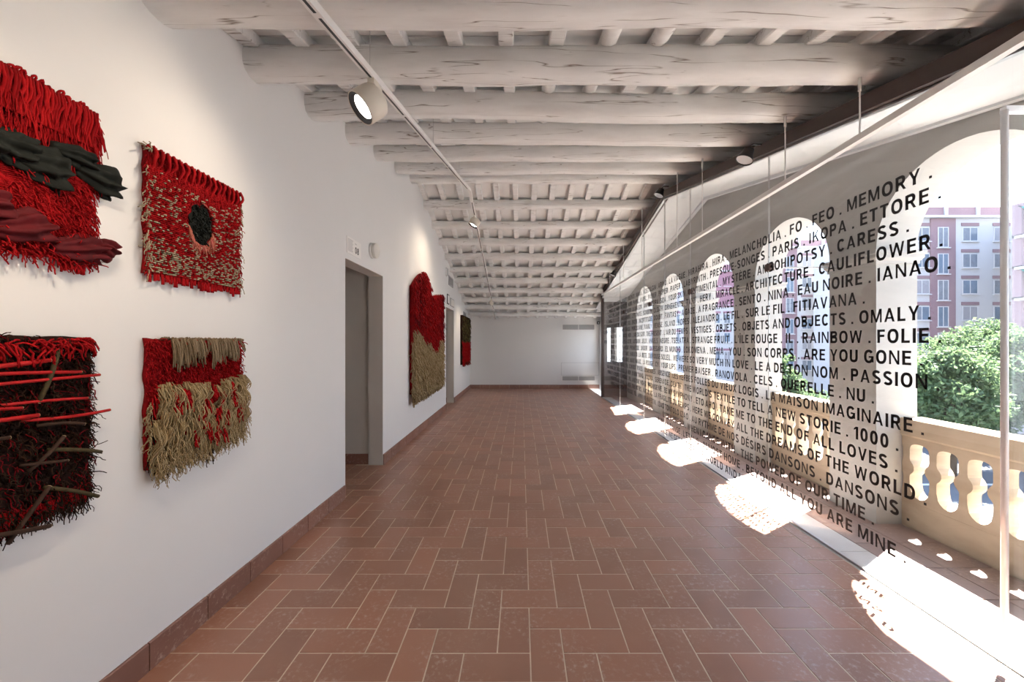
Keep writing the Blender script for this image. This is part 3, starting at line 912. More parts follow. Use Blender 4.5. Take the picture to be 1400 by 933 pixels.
def spot(loc, direction, power, label, col=(1.0, 0.80, 0.58), size=2.3, head=1.0, track=trz, blend=1.0):
    x, y, z = loc
    t = thing('track_spotlight', label, 'lamp', loc, 'spotlights on the ceiling track')
    d = Vector(direction).normalized()
    R_ = Matrix.Translation(loc) @ (-d).to_track_quat('Z', 'Y').to_matrix().to_4x4()
    r = 0.085*head; h = 0.055*head
    body = MB().lathe([(0.0, h+0.012), (r*0.80, h+0.012), (r*0.95, h), (r, h*0.6), (r, -h), (r*0.97, -h-0.003), (r*0.93, -h), (r*0.93, -h+0.03)], R_, 40, cap=False)
    part('lamp_head', body, M['lamp_white'], t, smooth=True)
    part('black_ring', MB().lathe([(r*0.935, -h), (r*0.90, -h-0.002), (r*0.80, -h+0.018), (r*0.66, -h+0.020)], R_, 40, cap=False), M['black'], t, smooth=True)
    part('lamp_lens', MB().lathe([(r*0.68, -h+0.018), (0.0, -h+0.014)], R_, 32), M['lens'], t)
    zt = trz(y)
    part('adapter', MB().box(XT-0.016, XT+0.016, y-0.06, y+0.06, zt-0.028-0.012, zt-0.0), M['lamp_white'], t)
    c0 = Vector((XT, y, zt-0.03)); c1 = R_ @ Vector((0, 0, h*0.9))
    part('stem', MB().tube([c0, (c0+c1)/2+Vector((0, 0, 0.01)), c1], 0.014*head, 10), M['lamp_white'], t, smooth=True)
    ld = bpy.data.lights.new('spot_light', 'SPOT'); ld.energy = power; ld.color = col
    ld.spot_size = size; ld.spot_blend = blend; ld.shadow_soft_size = 0.05
    lo = bpy.data.objects.new('spot_light', ld); COL.objects.link(lo)
    lo.parent = t
    lo.location = d*(h+0.03)
    lo.rotation_euler = (-d).to_track_quat('Z', 'Y').to_euler()
    return t
spot((XT-0.035, 2.02, 2.655), (-0.62, -0.42, -0.72), 11, 'large round white spotlight with black rim, nearest on the track')
spot((XT+0.0, 6.30, 3.37), (-0.55, -0.10, -1.0), 24, 'small white spotlight just past the kink of the track')
spot((XT-0.02, 0.75, 2.36), (-0.75, 0.10, -0.95), 19, 'white spotlight above the camera on the track')
spot((XT+0.0, 9.8, 2.43), (-0.55, 0.1, -0.9), 16, 'added white fill spotlight on the far end of the track', head=0.7)  # extra lamp added to brighten the far end of the room

# ------------------------------------------------------------------ small things on the walls
def sign(y0, y1, z0, z1, label, big, print_w=0.42):
    t = thing('wall_sign', label, 'sign', (XL+0.002, (y0+y1)/2, z0))
    part('sign_plate', MB().box(XL+0.0005, XL+0.005, y0, y1, z0, z1), M['white_paint'], t)
    L = y1-y0; H = z1-z0
    # the text block is on the left as read: the wall is read from the near side to the far side
    mb = MB(); n = 11
    for k in range(n):
        zz = z1-0.12*H-k*(0.76*H/n)
        mb.box(XL+0.005, XL+0.0056, y0+0.06*L, y0+(print_w-0.03*(k % 3))*L, zz-0.028*H, zz)
    part('small_print', mb, M['grey_print'], t, kind='stuff')
    if big:
        v, f = layout(big)
        s_ = 0.42*H/(v[:, 1].max()-v[:, 1].min())
        wv = [(XL+0.0057, y0+0.55*L+(p[0]-v[:, 0].min())*s_*0.95, z0+0.18*H+(p[1]-v[:, 1].min())*s_) for p in v]
        part('sign_number', MB().add(wv, [tuple(reversed(q)) for q in f]), M['letter'], t)
        v, f = layout('SALA')
        s_ = 0.07*H/(v[:, 1].max()-v[:, 1].min())
        wv = [(XL+0.0057, y0+0.55*L+(p[0]-v[:, 0].min())*s_, z0+0.74*H+(p[1]-v[:, 1].min())*s_) for p in v]
        part('sign_word', MB().add(wv, [tuple(reversed(q)) for q in f]), M['letter'], t)
    return t
sign(3.53, 3.84, 2.235, 2.39, 'white sign reading 08 above the first doorway', '08')
t = thing('emergency_lamp', 'round white wall lamp beside the 08 sign', 'lamp', (XL, 4.12, 2.39))
Rm = Matrix.Translation((XL, 4.12, 2.39)) @ Matrix.Rotation(PI/2, 4, 'Y')
part('base', MB().lathe([(0.082, 0.0), (0.082, 0.018), (0.078, 0.022)], Rm, 36), M['white_paint'], t, smooth=True)
part('diffuser', MB().lathe([(0.076, 0.020), (0.080, 0.03), (0.080, 0.052), (0.074, 0.062), (0.0, 0.066)], Rm, 36), M['diffuser'], t, smooth=True)

def vent_left(y0, y1, z0, z1, label):
    t = thing('wall_vent', label, 'vent', (XL, (y0+y1)/2, z0), 'grey vents on the left wall')
    mb = MB(); f = 0.02
    mb.box(XL+0.0005, XL+0.012, y0, y1, z0, z0+f); mb.box(XL+0.0005, XL+0.012, y0, y1, z1-f, z1)
    mb.box(XL+0.0005, XL+0.012, y0, y0+f, z0+f, z1-f); mb.box(XL+0.0005, XL+0.012, y1-f, y1, z0+f, z1-f)
    part('vent_frame', mb, M['grey_metal'], t)
    part('vent_back', MB().box(XL+0.0004, XL+0.003, y0+f, y1-f, z0+f, z1-f), M['black'], t)
    n = 8
    for k in range(n):
        zz = z0+f+(z1-z0-2*f)*(k+0.5)/n
        part('vent_slat', MB().box(XL+0.003, XL+0.011, y0+f, y1-f, zz-0.006, zz+0.003), M['grey_metal'], t)
vent_left(8.45, 8.98, 2.69, 2.90, 'grey louvred vent high on the left wall above the second doorway')
vent_left(10.6, 11.1, 2.08, 2.28, 'small grey louvred vent above the farthest textile')
t = thing('wall_box', 'thin white box high on the left wall before the vent', 'box', (XL, 8.17, 2.86))
part('box_shell', MB().box(XL+0.0005, XL+0.035, 8.13, 8.22, 2.83, 3.0), M['white_paint'], t)
part('box_cap', MB().box(XL+0.035, XL+0.042, 8.14, 8.21, 2.84, 2.99), M['grey_metal'], t)
t = thing('exit_sign', 'small dark framed sign above the second doorway', 'sign', (XL, 8.38, 2.26))
part('sign_frame', MB().box(XL+0.0005, XL+0.012, 8.28, 8.50, 2.255, 2.47), M['black'], t)
part('sign_face', MB().box(XL+0.012, XL+0.014, 8.31, 8.47, 2.28, 2.445), M['white_paint'], t)
t = thing('wall_plate', 'pale grey square plate beside the small dark framed sign', 'plate', (XL, 8.85, 2.24))
part('plate', MB().box(XL+0.0005, XL+0.012, 8.66, 9.12, 2.245, 2.43), M['grey_metal'], t)
part('plate_face', MB().box(XL+0.012, XL+0.014, 8.69, 9.09, 2.265, 2.41), M['diffuser'], t)

def vent_end(x0, x1, z0, z1, label):
    t = thing('wall_vent', label, 'vent', ((x0+x1)/2, Y1, z0), 'grey vents on the end wall')
    yf = Y1-0.012; f = 0.018; xm = (x0+x1)/2
    mb = MB().box(x0, x1, yf, Y1-0.0005, z0, z0+f).box(x0, x1, yf, Y1-0.0005, z1-f, z1)
    for a in (x0, xm-f/2, x1-f): mb.box(a, a+f, yf, Y1-0.0005, z0+f, z1-f)
    part('vent_frame', mb, M['white_paint'], t)
    part('vent_back', MB().box(x0+f, x1-f, Y1-0.003, Y1-0.0004, z0+f, z1-f), M['grey_metal'], t)
    n = 7
    for (a, b) in ((x0+f, xm-f/2), (xm+f/2, x1-f)):
        for k in range(n):
            zz = z0+f+(z1-z0-2*f)*(k+0.5)/n
            part('vent_slat', MB().box(a, b, Y1-0.011, Y1-0.003, zz-0.006, zz+0.004), M['grey_metal'], t)
vent_end(1.26, 2.28, 1.815, 2.005, 'long grey air vent high on the end wall')
vent_end(1.25, 2.29, 0.235, 0.405, 'long grey air vent low on the end wall')
t = thing('access_panel', 'flush white access panel low on the end wall', 'panel', (1.85, Y1, 0.2))
part('panel', MB().box(1.24, 2.40, Y1-0.006, Y1-0.0005, 0.42, 0.80), M['plaster'], t)
part('panel_edge', MB().box(1.232, 2.408, Y1-0.0035, Y1-0.0003, 0.412, 0.808), M['grey_metal'], t)
t = thing('motion_sensor', 'small black box on the end wall beside the upper vent', 'sensor', (2.38, Y1-0.06, 2.05))
part('sensor_body', MB().box(2.34, 2.42, Y1-0.07, Y1-0.0005, 2.0, 2.085), M['black'], t)
part('sensor_eye', MB().lathe([(0.02, 0), (0.015, 0.01), (0, 0.014)], Matrix.Translation((2.38, Y1-0.07, 2.04)) @ Matrix.Rotation(PI/2, 4, 'X'), 12), M['chrome'], t)

# ------------------------------------------------------------------ textiles
def fibre(name, cols, rough=0.9):
    t = NT(name); t.bsdf(rough, 0.15)
    g = t.n('ShaderNodeNewGeometry')
    n = len(cols)
    c = t.ramp(g.outputs['Random Per Island'], [((i+0.5)/n, cc) for i, cc in enumerate(cols)])
    nn = t.noise(t.pos(), 160, 2)
    t.l(t.mix(t.ramp(nn, [(0.35, 0.0), (0.75, 0.35)]), c, [x*0.45 for x in cols[0]]), t.b.inputs['Base Color'])
    return t.m
M['red'] = fibre('red_yarn', [(0.25, 0.003, 0.005), (0.36, 0.005, 0.008), (0.44, 0.008, 0.010), (0.31, 0.003, 0.007)])
M['darkred'] = fibre('dark_red_yarn', [(0.10, 0.003, 0.006), (0.17, 0.005, 0.010), (0.24, 0.005, 0.01)])
M['beige'] = fibre('beige_yarn', [(0.36, 0.26, 0.13), (0.46, 0.34, 0.18), (0.52, 0.41, 0.24), (0.30, 0.21, 0.11)])
M['pale'] = fibre('pale_yarn', [(0.42, 0.36, 0.25), (0.52, 0.45, 0.32), (0.34, 0.28, 0.19)])
M['taupe'] = fibre('taupe_yarn', [(0.17, 0.12, 0.07), (0.22, 0.16, 0.10), (0.27, 0.20, 0.13)])
M['brown'] = fibre('dark_brown_yarn', [(0.028, 0.014, 0.008), (0.05, 0.022, 0.012), (0.02, 0.010, 0.008)])
M['blackf'] = plain('black_cloth', (0.010, 0.012, 0.010), 0.8, 0.2, var=0.3, scale=20)
M['winef'] = plain('wine_cloth', (0.085, 0.003, 0.006), 0.75, 0.25, var=0.25, scale=20)
M['redcloth'] = plain('red_base_cloth', (0.26, 0.004, 0.007), 0.85, 0.15, var=0.3, scale=60, bump=0.5)
M['browncloth'] = plain('dark_base_cloth', (0.022, 0.010, 0.008), 0.9, 0.1, var=0.4, scale=60, bump=0.5)
M['pink'] = fibre('faded_pink_yarn', [(0.45, 0.10, 0.09), (0.52, 0.20, 0.14), (0.38, 0.10, 0.06)])
M['olive'] = fibre('olive_yarn', [(0.10, 0.09, 0.03), (0.16, 0.13, 0.05), (0.05, 0.05, 0.02)])

class Yarn:
    """many strands in wall coordinates (u = along wall, v = height, n = out of the wall)"""
    def __init__(s): s.mb = MB()
    def strand(s, p0, vel, L, r, seg=5, grav=0.0, curl=0.0, sides=3, nmin=0.004, nmax=0.2, taper=0.75):
        p = np.array(p0, float); d = np.array(vel, float); d /= (np.linalg.norm(d)+1e-9)
        pts = [p.copy()]; st = L/seg
        ph = RNG.uniform(0, 6.28, 3)
        for i in range(seg):
            d = d + np.array([0, -grav, -0.15*grav*(p[2] > 0.02)])/seg*2 + curl*np.array([math.sin(ph[0]+i*1.7), math.sin(ph[1]+i*2.1)*0.6, math.sin(ph[2]+i*1.9)*0.7])
            d /= np.linalg.norm(d)
            p = p + d*st
            p[2] = min(max(p[2], nmin), nmax)
            pts.append(p.copy())
        s.poly(pts, r, sides, taper)
    def poly(s, pts, r, sides=3, taper=1.0):
        pts = np.array(pts, float); n = len(pts)
        a = RNG.uniform(0, 6.28)
        base = len(s.mb.v); vs = []
        for i in range(n):
            d = pts[min(i+1, n-1)]-pts[max(i-1, 0)]; d /= (np.linalg.norm(d)+1e-9)
            ref = np.array([0, 0, 1.0]) if abs(d[2]) < 0.8 else np.array([1.0, 0, 0])
            e1 = np.cross(d, ref); e1 /= (np.linalg.norm(e1)+1e-9); e2 = np.cross(e1, d)
            rr = r*(1-(1-taper)*i/(n-1))
            for k in range(sides):
                t = a+2*PI*k/sides
                q = pts[i]+rr*(math.cos(t)*e1+math.sin(t)*e2)
                vs.append((XL+0.002+max(q[2], 0.0005), q[0], q[1]))
        fs = []
        for i in range(n-1):
            for k in range(sides):
                fs.append((i*sides+k, i*sides+(k+1) % sides, (i+1)*sides+(k+1) % sides, (i+1)*sides+k))
        fs.append(tuple(range(sides))[::-1]); fs.append(tuple(range((n-1)*sides, n*sides)))
        s.mb.add(vs, fs)
    def loop(s, u, v, wd, L, r, n0=0.012, out=0.02, sides=4, seg=8):
        pts = []
        for i in range(seg+1):
            t = i/seg
            pts.append((u+wd*(t-0.5)+RNG.uniform(-.002, .002), v-L*math.sin(PI*t)**0.8, n0+out*math.sin(PI*t)))
        s.poly(pts, r, sides)
    def put(s, name, mat, parent, label=None, smooth=True):
        return part(name, s.mb, mat, parent, smooth, 'stuff', label)

def backing(u0, u1, v0, v1, mat, parent, th_=0.018, nu=26, nv=26, amp=0.008, edge=None, name='backing', top=None, bottom=None):
    mb = MB(); vs = []
    sd = RNG.uniform(0, 50)
    for j in range(nv+1):
        for i in range(nu+1):
            fu, fv = i/nu, j/nv
            u = u0+(u1-u0)*fu
            vb = v0 if bottom is None else bottom(fu); vt = v1 if top is None else top(fu)
            v = vb+(vt-vb)*fv
            e = 0.010
            u += e*mnoise.noise(Vector((v*14, sd, fu*2))) if (i == 0 or i == nu) else 0
            v += e*mnoise.noise(Vector((u*14, sd+9, fv*2))) if (j == 0 or j == nv) else 0
            vs.append((XL+0.002+th_+amp*mnoise.noise(Vector((u*16, v*16, sd))), u, v))
    W = nu+1; N = W*(nv+1)
    vs += [(XL+0.002, p[1], p[2]) for p in vs]
    fs = []
    for j in range(nv):
        for i in range(nu):
            a = j*W+i; fs.append((a, a+1, a+W+1, a+W)); fs.append((N+a, N+a+W, N+a+W+1, N+a+1))
    for i in range(nu):
        fs.append((i, N+i, N+i+1, i+1)); a = nv*W+i; fs.append((a, a+1, N+a+1, N+a))
    for j in range(nv):
        a = j*W; fs.append((a, a+W, N+a+W, N+a)); a = j*W+nu; fs.append((a, N+a, N+a+W, a+W))
    mb.add(vs, fs)
    return part(name, mb, mat, parent, True)

def U(a, b): return RNG.uniform(a, b)

def ruffle(parent, mat, uc, vc, du, dv, name='cloth_ruffle', out=0.06, rot=0.0):
    """gathered bow of cloth: pleated shell, pinched at one end"""
    mb = MB(); nu, nv = 22, 64; vs = []; sd = U(0, 99)
    for i in range(nu+1):
        t = i/nu
        for j in range(nv):
            a = 2*PI*j/nv
            wdt = 0.35+0.72*math.sin(PI*min(1, 0.05+t*0.62))**0.8
            ple = 1+(0.05+0.20*t)*math.sin(9*a+2*math.sin(3*t+sd)+sd)+0.22*mnoise.noise(Vector((t*4, a*1.5, sd)))
            lu = (t-0.5)*du+0.010*math.sin(7*a+sd)*t
            lv = math.cos(a)*dv*0.5*wdt*ple
            ln = 0.018+max(0, math.sin(a))*out*wdt*ple
            cr, sr = math.cos(rot), math.sin(rot)
            vs.append((XL+0.002+ln, uc+lu*cr-lv*sr, vc+lu*sr+lv*cr))
    fs = []
    for i in range(nu):
        for j in range(nv):
            fs.append((i*nv+j, i*nv+(j+1) % nv, (i+1)*nv+(j+1) % nv, (i+1)*nv+j))
    fs.append(tuple(range(nv))[::-1]); fs.append(tuple(range(nu*nv, (nu+1)*nv)))
    mb.add(vs, fs)
    return part(name, mb, mat, parent, True)

# --- A : upper left, red with black and wine cloth ruffles
u0, u1, v0, v1 = 0.87, 1.425, 1.67, 2.25
A = thing('woven_textile', 'square red wall textile with black and wine cloth ruffles, upper left edge', 'textile', (XL, 1.15, v0), 'textiles on the left wall')
backing(u0+0.01, u1-0.01, v0+0.02, v1-0.01, M['redcloth'], A, 0.016)
y_ = Yarn()
for k in range(46):      # ribbed wefts
    v = 1.80+k*0.0042
    pts = [(u0+0.02+(u1-u0-0.03)*i/18, v+0.006*math.sin(i*0.9+k*0.3)+0.02*(i/18-0.5)*0, 0.022+0.003*math.sin(i*2.0+k)) for i in range(19)]
    y_.poly(pts, 0.0024, 4)
y_.put('ribbed_wefts', M['red'], A)
y_ = Yarn()
for k in range(420):
    y_.strand((U(u0, u1), U(2.08, v1), U(.015, .03)), (U(-.4, .4), -1, U(0, .5)), U(.05, .13), U(.0018, .003), 6, 0.7, 0.25, nmax=0.055)
for k in range(60):
    y_.loop(u0+(u1-u0)*(k+.5)/60, v1-0.005, U(.01, .02), U(-.02, .03), 0.004, 0.02, 0.012)
    y_.poly([(u0+(u1-u0)*(k+.5)/60+U(-.004, .004), v1-0.002-j*0.022, 0.034+0.008*math.sin(j)) for j in range(7)], 0.0045, 5)
for k in range(300):     # ragged right and lower edges
    y_.strand((u1-0.02+U(-.02, .01), U(v0+.03, v1), U(.012, .03)), (1, U(-.6, .3), U(-.2, .3)), U(.025, .07), U(.0016, .0026), 5, 0.9, 0.45, nmax=0.05)
for k in range(34):
    y_.strand((u1-0.02, U(2.12, 2.24), .02), (1, U(-.1, .5), .2), U(.06, .10), .003, 8, 1.6, 0.35, 4, nmax=0.05)
for k in range(520):
    y_.strand((U(u0, u1), U(v0+.01, v0+.10), U(.015, .03)), (U(-.8, .8), U(-1, .3), U(.1, .7)), U(.02, .06), U(.0018, .0032), 6, 0.4, 0.6, nmax=0.06)
for k in range(420):
    y_.strand((U(u1-.25, u1-.02), U(1.78, 1.98), U(.018, .03)), (U(-.3, 1), U(-1, .2), U(.1, .6)), U(.02, .06), U(.0016, .0026), 5, 0.5, 0.5, nmax=0.05)
for k in range(16):
    y_.strand((U(u1-.10, u1-.03), v0+.03, .02), (U(-.2, .2), -1, .1), U(.04, .055), .0045, 5, 1, 0.3, 5, nmax=.04)
y_.put('red_yarns', M['red'], A)
for (a, b, c, d) in ((0.92, 1.985, .16, .135), (1.06, 1.985, .17, .12), (1.175, 2.005, .11, .10), (1.255, 1.985, .13, .125), (1.34, 2.055, .11, .07), (1.425, 2.015, .13, .10)):
    ruffle(A, M['blackf'], a, b, c, d, 'black_ruffle', 0.05, U(-.2, .2))
for (a, b, c, d) in ((0.93, 1.80, .20, .10), (1.08, 1.79, .19, .10), (1.20, 1.765, .14, .10), (1.36, 1.735, .15, .09), (1.44, 1.755, .07, .07)):
    ruffle(A, M['winef'], a, b, c, d, 'wine_ruffle', 0.045, U(-.15, .35))

# --- B : upper, red with pale stitches and a dark hole
u0, u1, v0, v1 = 1.625, 2.165, 1.675, 2.235
B = thing('woven_textile', 'square red wall textile flecked with pale stitches around a black hole', 'textile', (XL, 1.89, v0), 'textiles on the left wall')
backing(u0, u1, v0+0.02, v1, M['redcloth'], B, 0.014)
hc = (1.90, 1.985)
def inhole(u, v, k=1.0): return ((u-hc[0])/0.075)**2+((v-hc[1]-0.0)/0.105)**2 < k
yr = Yarn(); yp = Yarn(); yb = Yarn(); yk = Yarn()
rows_ = 52
for j in range(rows_):
    v = v0+0.035+(v1-v0-0.10)*j/rows_
    for i in range(60):
        u = u0+0.005+(u1-u0-0.01)*(i+0.5*(j % 2))/60
        if inhole(u, v, 1.1): continue
        d = (v-v0)/(v1-v0)
        pb = 0.42 if d < 0.28 else (0.22 if d < 0.8 else 0.03)
        if 0.10 < d < 0.24: pb = 0.62
        if mnoise.noise(Vector((u*9, v*22, 3))) > 0.10: pb += 0.18
        q = yp if RNG.random() < pb*0.62 else yr
        L = U(.010, .017); s_ = U(-.4, .25)
        out = 0.020 if q is yr else 0.024
        q.poly([(u-L*.6, v-s_*L*.4, out-.004), (u, v+U(-.001, .001), out+U(.003, .007)), (u+L*.6, v+s_*L*.5, out-.004)], 0.0036 if q is yr else 0.0031, 4)
for k in range(150):     # black filling of the hole
    a = U(0, 6.28); r = math.sqrt(U(0, 1))
    yb.strand((hc[0]+.055*r*math.cos(a), hc[1]+.095*r*math.sin(a), .02), (U(-1, 1), U(-1, 1), U(.2, .8)), U(.01, .03), .004, 4, .2, .7, 4, nmax=.035)
for k in range(120):
    a = U(-2.9, -0.2); 
    yk.strand((hc[0]+.07*math.cos(a), hc[1]+.10*math.sin(a), .022), (U(-.4, .4), -1, .4), U(.02, .06), .0028, 5, .5, .35, 4, nmax=.045)
for k in range(18):
    a = U(0, 6.28)
    yk.loop(hc[0]+.085*math.cos(a), hc[1]+.115*math.sin(a), .012, U(.008, .02), .0032, .02, .014)
for k in range(17):      # heavy loops along the top
    u = u0+0.02+(u1-u0-0.03)*k/16
    L = U(.07, .12)
    yr.poly([(u+0.004*math.sin(i*1.4+k), v1+0.006-L*i/7, 0.020+0.022*math.sin(PI*min(1, i/7+.15))) for i in range(8)], 0.0062, 6)
    yr.poly([(u+0.014+0.004*math.sin(i*1.1+k), v1+0.004-L*.8*i/7, 0.018+0.016*math.sin(PI*min(1, i/7+.15))) for i in range(8)], 0.0045, 5)
for k in range(60):
    u = u0+(u1-u0)*k/60
    yr.poly([(u-.006, v1-.012, .02), (u, v1+U(.0, .008), .028), (u+.006, v1-.012, .02)], .004, 4)
for k in range(520):
    yr.strand((U(u0, u1), U(v1-.11, v1-.01), .018), (U(-.3, .3), -1, .3), U(.03, .07), .0026, 5, .6, .2, nmax=.04)
for k in range(26):      # bottom tabs of the fringe
    u = u0+0.012+(u1-u0-0.02)*k/25; L = U(.03, .055)
    for q in range(7):
        uu = u+U(-.007, .007)
        yr.strand((uu, v0+.035, .018), (U(-.06, .06), -1, .05), L, .0030, 4, .3, .08, 4, nmax=.035, taper=.95)
for k in range(240):
    e = u1 if RNG.random() < .6 else u0
    sg = 1 if e == u1 else -1
    yr.strand((e-sg*.012, U(v0+.02, v1-.02), .02), (sg, U(-.7, .3), U(0, .4)), U(.015, .045), .0024, 5, .7, .5, nmax=.04)
for k in range(60):
    e, sg = (u0, -1) if RNG.random() < .75 else (u1, 1)
    yp.strand((e-sg*.01, U(v0+.02, v1-.06), .022), (sg, U(-.5, .5), .3), U(.03, .07), .0022, 8, .9, .8, 3, nmax=.05, taper=1)
for k in range(14):
    yp.strand((u0+.02, v1-.01, .022), (-1, U(.1, .5), .2), U(.03, .06), .003, 6, .3, .6, 4, nmax=.04)
hm = MB(); ring = [(XL+0.0215, hc[0]+.066*math.cos(2*PI*k/24)*(1+.1*math.sin(3*k)), hc[1]+.098*math.sin(2*PI*k/24)*(1+.08*math.sin(5*k))) for k in range(24)]
hm.add(ring+[(p[0]-0.006, p[1], p[2]) for p in ring], [tuple(range(24))]+[(k, (k+1) % 24, 24+(k+1) % 24, 24+k) for k in range(24)])
part('black_hole', hm, M['blackf'], B)
yr.put('red_yarns', M['red'], B); yp.put('pale_stitches', M['pale'], B)
yb.put('black_centre', M['blackf'], B); yk.put('faded_pink_yarns', M['pink'], B)

# --- C : lower left, dark with sticks
u0, u1, v0, v1 = 0.87, 1.41, 0.84, 1.425
C = thing('woven_textile', 'dark brown wall textile with red and brown sticks woven in, lower left edge', 'textile', (XL, 1.14, v0), 'textiles on the left wall')
backing(u0, u1, v0, v1, M['browncloth'], C, 0.02)
yd = Yarn(); yr = Yarn(); yw = Yarn()
for k in range(2600):
    u, v = U(u0, u1+.005), U(v0-.01, v1)
    (yd if RNG.random() < .75 else yw).strand((u, v, U(.015, .03)), (U(-1, 1), U(-1, .5), U(.05, .7)), U(.02, .06), U(.0014, .0026), 5, .4, .7, nmax=.05)
for k in range(260):
    yd.strand((u1-.01, U(v0, v1), .02), (1, U(-.5, .5), .2), U(.02, .045), .0018, 7, .6, .9, nmax=.045)
for k in range(120):
    yr.strand((U(u0, u1), v1-.02+U(-.02, .01), .03), (U(-1, 1), U(-.6, .4), .4), U(.03, .09), .0036, 6, .6, .5, 4, nmax=.055)
for k in range(34):
    yr.strand((u1-.05+U(-.03, .03), v1-.01, .03), (1, U(-.2, .5), .1), U(.03, .08), .0028, 6, .9, .5, 4, nmax=.05)
for k in range(330):
    u = U(u0, u1)
    yr.strand((u, v0+.05*(u-u0)/(u1-u0)+U(-.01, .02), .018), (U(-.3, .3), -1, .1), U(.03, .07), .0032, 5, .6, .35, 4, nmax=.04)
for k in range(300):
    u = U(u0, u1)
    yd.strand((u, v0+U(.0, .04), .018), (U(-.5, .5), -1, .2), U(.03, .08), .0020, 6, .6, .6, nmax=.045)
yd.put('brown_yarns', M['brown'], C); yr.put('red_fringe', M['red'], C); yw.put('wine_yarns', M['darkred'], C)
bark = plain('bark', (0.045, 0.022, 0.013), 0.8, 0.3, var=0.35, scale=50, bump=0.3)
olivebark = plain('olive_bark', (0.06, 0.045, 0.018), 0.8, 0.3, var=0.3, scale=50, bump=0.3)
redstick = plain('red_wrapped_stick', (0.40, 0.007, 0.008), 0.6, 0.3, var=0.2, scale=60, bump=0.2)
cutend = plain('cut_wood', (0.42, 0.30, 0.17), 0.8, 0.2)
def stick(pa, pb, r, mat, bend=0.01):
    a = np.array(pa); b = np.array(pb); pts = []
    for i in range(7):
        t = i/6; p = a*(1-t)+b*t; p[1] += bend*math.sin(PI*t); p[2] += 0.006*math.sin(PI*t)
        pts.append((XL+0.002+p[2], p[0], p[1]))
    s_ = part('stick', MB().tube(pts, [r, r*1.05, r, r*.98, r, r*1.02, r*.97], 9), mat, C, True)
    e0 = Vector(pts[-1]); d = (Vector(pts[-1])-Vector(pts[-2])).normalized()
    part('cut_end', MB().tube([e0, e0+d*0.0015], r*.93, 9), cutend, s_)
for (a, b, c, d, r, m_) in ((.86, 1.325, 1.27, 1.345, .009, redstick), (.88, 1.305, 1.36, 1.30, .007, redstick), (.9, 1.27, 1.42, 1.285, .0065, redstick),
                        (.86, 1.215, 1.20, 1.200, .006, redstick), (1.15, 1.215, 1.38, 1.205, .006, redstick), (.86, 1.175, 1.24, 1.17, .008, redstick),
                        (1.2, 1.16, 1.455, 1.15, .0065, redstick), (.86, 1.13, 1.17, 1.115, .007, bark), (1.24, 1.135, 1.37, 1.115, .007, bark),
                        (1.22, .995, 1.31, 1.085, .007, bark), (1.30, 1.38, 1.24, 1.21, .008, olivebark), (1.27, 1.05, 1.425, 1.00, .008, olivebark),
                        (1.26, .93, 1.415, .84, .008, olivebark), (1.02, .985, 1.13, .845, .010, olivebark), (1.08, .85, 1.27, .80, .009, bark), (1.17, .79, 1.27, .93, .0075, bark),
                        (.88, .95, 1.0, .86, .010, bark), (.9, 1.05, 1.1, 1.03, .008, olivebark), (1.2, 1.02, 1.32, 1.0, .006, bark)):
    stick((a, b, .040), (c, d, .046), r*0.82, m_, U(-.008, .012))

# --- D : lower, red with taupe fringe and beige shag
u0, u1, v0, v1 = 1.63, 2.17, 0.93, 1.42
Dt = thing('woven_textile', 'red wall textile with taupe fringe on top and long beige shag below', 'textile', (XL, 1.90, 0.8), 'textiles on the left wall')
bot = lambda f: 0.86+0.06*f
backing(u0, u1, v0, v1, M['redcloth'], Dt, 0.018, bottom=bot)
yr = Yarn(); yt = Yarn(); ybg = Yarn(); yb = Yarn(); yi = Yarn()
for k in range(2200):
    u, v = U(u0-.005, u1+.005), U(1.16, v1)
    yr.strand((u, v, U(.014, .026)), (U(-.8, .8), U(-1, .4), U(.2, .8)), U(.015, .04), U(.0018, .003), 5, .5, .5, nmax=.042)
for c_ in range(64):
    f = c_/63
    if RNG.random() < 0.08: continue
    if 0.43 < f < 0.56 and RNG.random() < 0.6: continue
    u = u0+0.10*(1-f)+(u1-u0-0.06)*f+U(-.003, .003); L = U(.06, .15) if f < .75 else U(.06, .12)
    for q in range(5):
        yt.strand((u+U(-.004, .004), v1+U(-.004, .006), .028+U(0, .012)), (U(-.12, .12)+.05*f, -1, .35), L*U(.85, 1.05), .0030, 7, .5, .20, 4, nmax=.056, taper=.9)
for k in range(90):
    u = u0+.06+(u1-u0-.04)*k/90
    yt.poly([(u-.006, v1-.004, .018), (u, v1+U(.002, .009), .026), (u+.006, v1-.004, .020)], .0034, 4)
for k in range(26):
    yt.strand((u1-.01, v1-.01+U(-.02, .01), .025), (1, U(-.4, .3), .2), U(.03, .06), .0026, 6, 1, .4, 4, nmax=.045)
def shag_len(f): return (0.17-0.06*f)
def lock(Y_, u, v, L, n, r, wid, nbase, amp=0.012, seg=10):
    """a lock of yarns that wave together"""
    ph = RNG.uniform(0, 6.28, 2); k1 = U(4, 8); lean = U(-.25, .25); bulge = U(.015, .035)
    for q in range(n):
        du = RNG.normal()*wid; dn = abs(RNG.normal())*0.012; l_ = L*U(.75, 1.08); p2 = U(0, 6.28); pts = []
        for i in range(seg+1):
            t = i/seg
            pts.append((u+du*(1-.25*t)+lean*l_*t*.5+amp*t*math.sin(ph[0]+k1*t)+.0035*math.sin(p2+9*t),
                        v-l_*t+.006*math.sin(ph[1]+k1*1.3*t), nbase+dn+bulge*math.sin(PI*min(1, t*1.15))+.003*math.sin(p2+7*t)))
        Y_.poly(pts, r*U(.8, 1.2), 4, .85)
